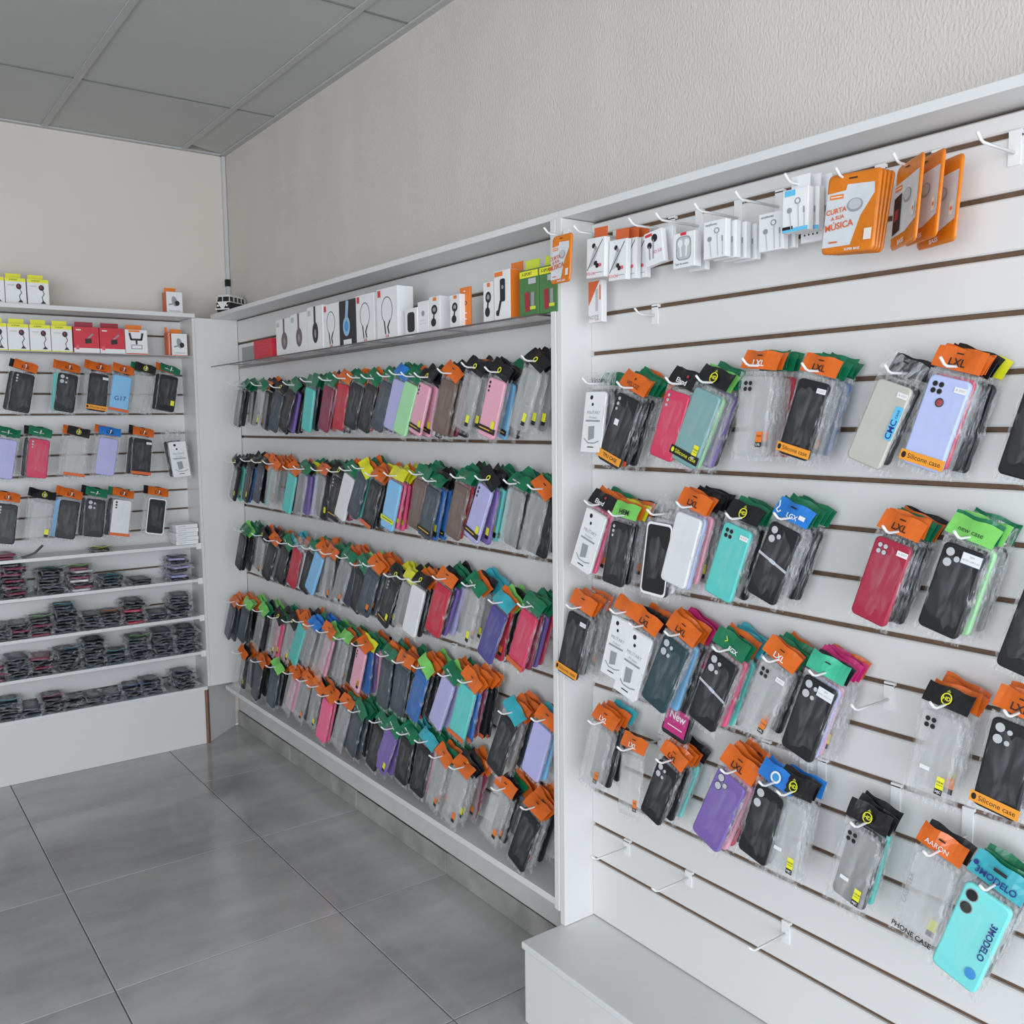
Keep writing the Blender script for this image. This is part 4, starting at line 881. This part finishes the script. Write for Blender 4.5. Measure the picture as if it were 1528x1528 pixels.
# toy van on the far top board
P = onX(1.315, 337, 466)
vt = empty('toy_van', 'small black and white toy van on the top board in the corner', 'toy van', Matrix.Translation((1.350, 3.835, 1.8364)) @ Matrix.Rotation(radians(-52), 4, 'Z') @ Matrix.Scale(1.12, 4))
def vanbody(bm, mi0):
    w_ = .028
    prof = [(-.0, .008, w_), (0, .036, w_), (.002, .040, w_*.98), (.008, .064, w_*.9), (.014, .070, w_*.8)]
BLK, WHT = mat('toy_black', (.012, .012, .013), .2, .02), mat('toy_white', (.72, .72, .71), .25, .02)
bm = bmesh.new()
def loft(bm, secs, mi):
    R_ = [[bm.verts.new(p) for p in s] for s in secs]
    for a, b in zip(R_, R_[1:]):
        for k in range(len(a)): f = bm.faces.new((a[k], a[(k+1) % len(a)], b[(k+1) % len(a)], b[k])); f.material_index = mi
    f = bm.faces.new(R_[0]); f.material_index = mi; f = bm.faces.new(R_[-1]); f.material_index = mi
def ring(z, w_, y0, y1, r=.009): return [(x, y+(y0+y1)/2, z) for x, y in rrect(2*w_, y1-y0, r, 3)]
loft(bm, [ring(.008, .028, 0, .11), ring(.014, .030, -.002, .112), ring(.040, .030, -.001, .111)], 0); obj('lower_body', mesh_of('lower_body', bm, BLK), vt)
bm = bmesh.new(); loft(bm, [ring(.040, .0305, -.0015, .1115), ring(.043, .0305, -.001, .111)], 0); obj('belt_line', mesh_of('belt_line', bm, WHT), vt)
bm = bmesh.new(); loft(bm, [ring(.043, .0285, .001, .110), ring(.061, .026, .006, .106)], 0); obj('windows', mesh_of('windows', bm, mat('toy_glass', (.02, .022, .025), .1)), vt)
bm = bmesh.new(); loft(bm, [ring(.061, .0270, .004, .108), ring(.068, .0245, .008, .104), ring(.0715, .018, .014, .098)], 0); obj('roof', mesh_of('roof', bm, WHT), vt)
bm = bmesh.new()
for x in (-.0275, -.001, .0275):
    bx(bm, x-.001, x+.001, .0005, .004, .043, .0625)
for y in (.03, .055, .08, .105):
    for x in (-.0285, .0285): bx(bm, x-.0012, x+.0012, y-.0015, y+.0015, .043, .062)
obj('window_pillars', mesh_of('window_pillars', bm, WHT), vt)
me = art_mesh('front_emblem', [('poly', 'white', [(-.021, .041), (.021, .041), (.002, .013), (-.002, .013)]), ('disc', 'lgrey', 0, .032, .007, .007), ('disc', 'white', 0, .032, .0055, .0055)], -.0022); obj('front_panel', me, vt)
for s in (-1, 1):
    bm = bmesh.new(); bmesh.ops.create_uvsphere(bm, u_segments=10, v_segments=6, radius=.0042); bmesh.ops.translate(bm, verts=bm.verts, vec=(s*.0185, -.003, .028)); obj('headlight', mesh_of('headlight', bm, mat('toy_lamp', (.85, .85, .85), .1)), vt)
    for y in (.022, .088):
        bm = bmesh.new(); bmesh.ops.create_cone(bm, cap_ends=True, segments=14, radius1=.0105, radius2=.0105, depth=.008, matrix=Matrix.Translation((s*.026, y, .0105)) @ Matrix.Rotation(pi/2, 4, 'Y')); obj('wheel', mesh_of('wheel', bm, BLK), vt)
bm = bmesh.new(); bx(bm, -.029, .029, -.007, -.002, .013, .018); bmesh.ops.bevel(bm, geom=list(bm.edges), offset=.001, segments=1, affect='EDGES'); obj('bumper', mesh_of('bumper', bm, METAL), vt)

print('packs', NP[0], 'far singles', far_single, 'flat', npk, 'objects', len(bpy.data.objects), 'deep faces', len(DEEP['f']))
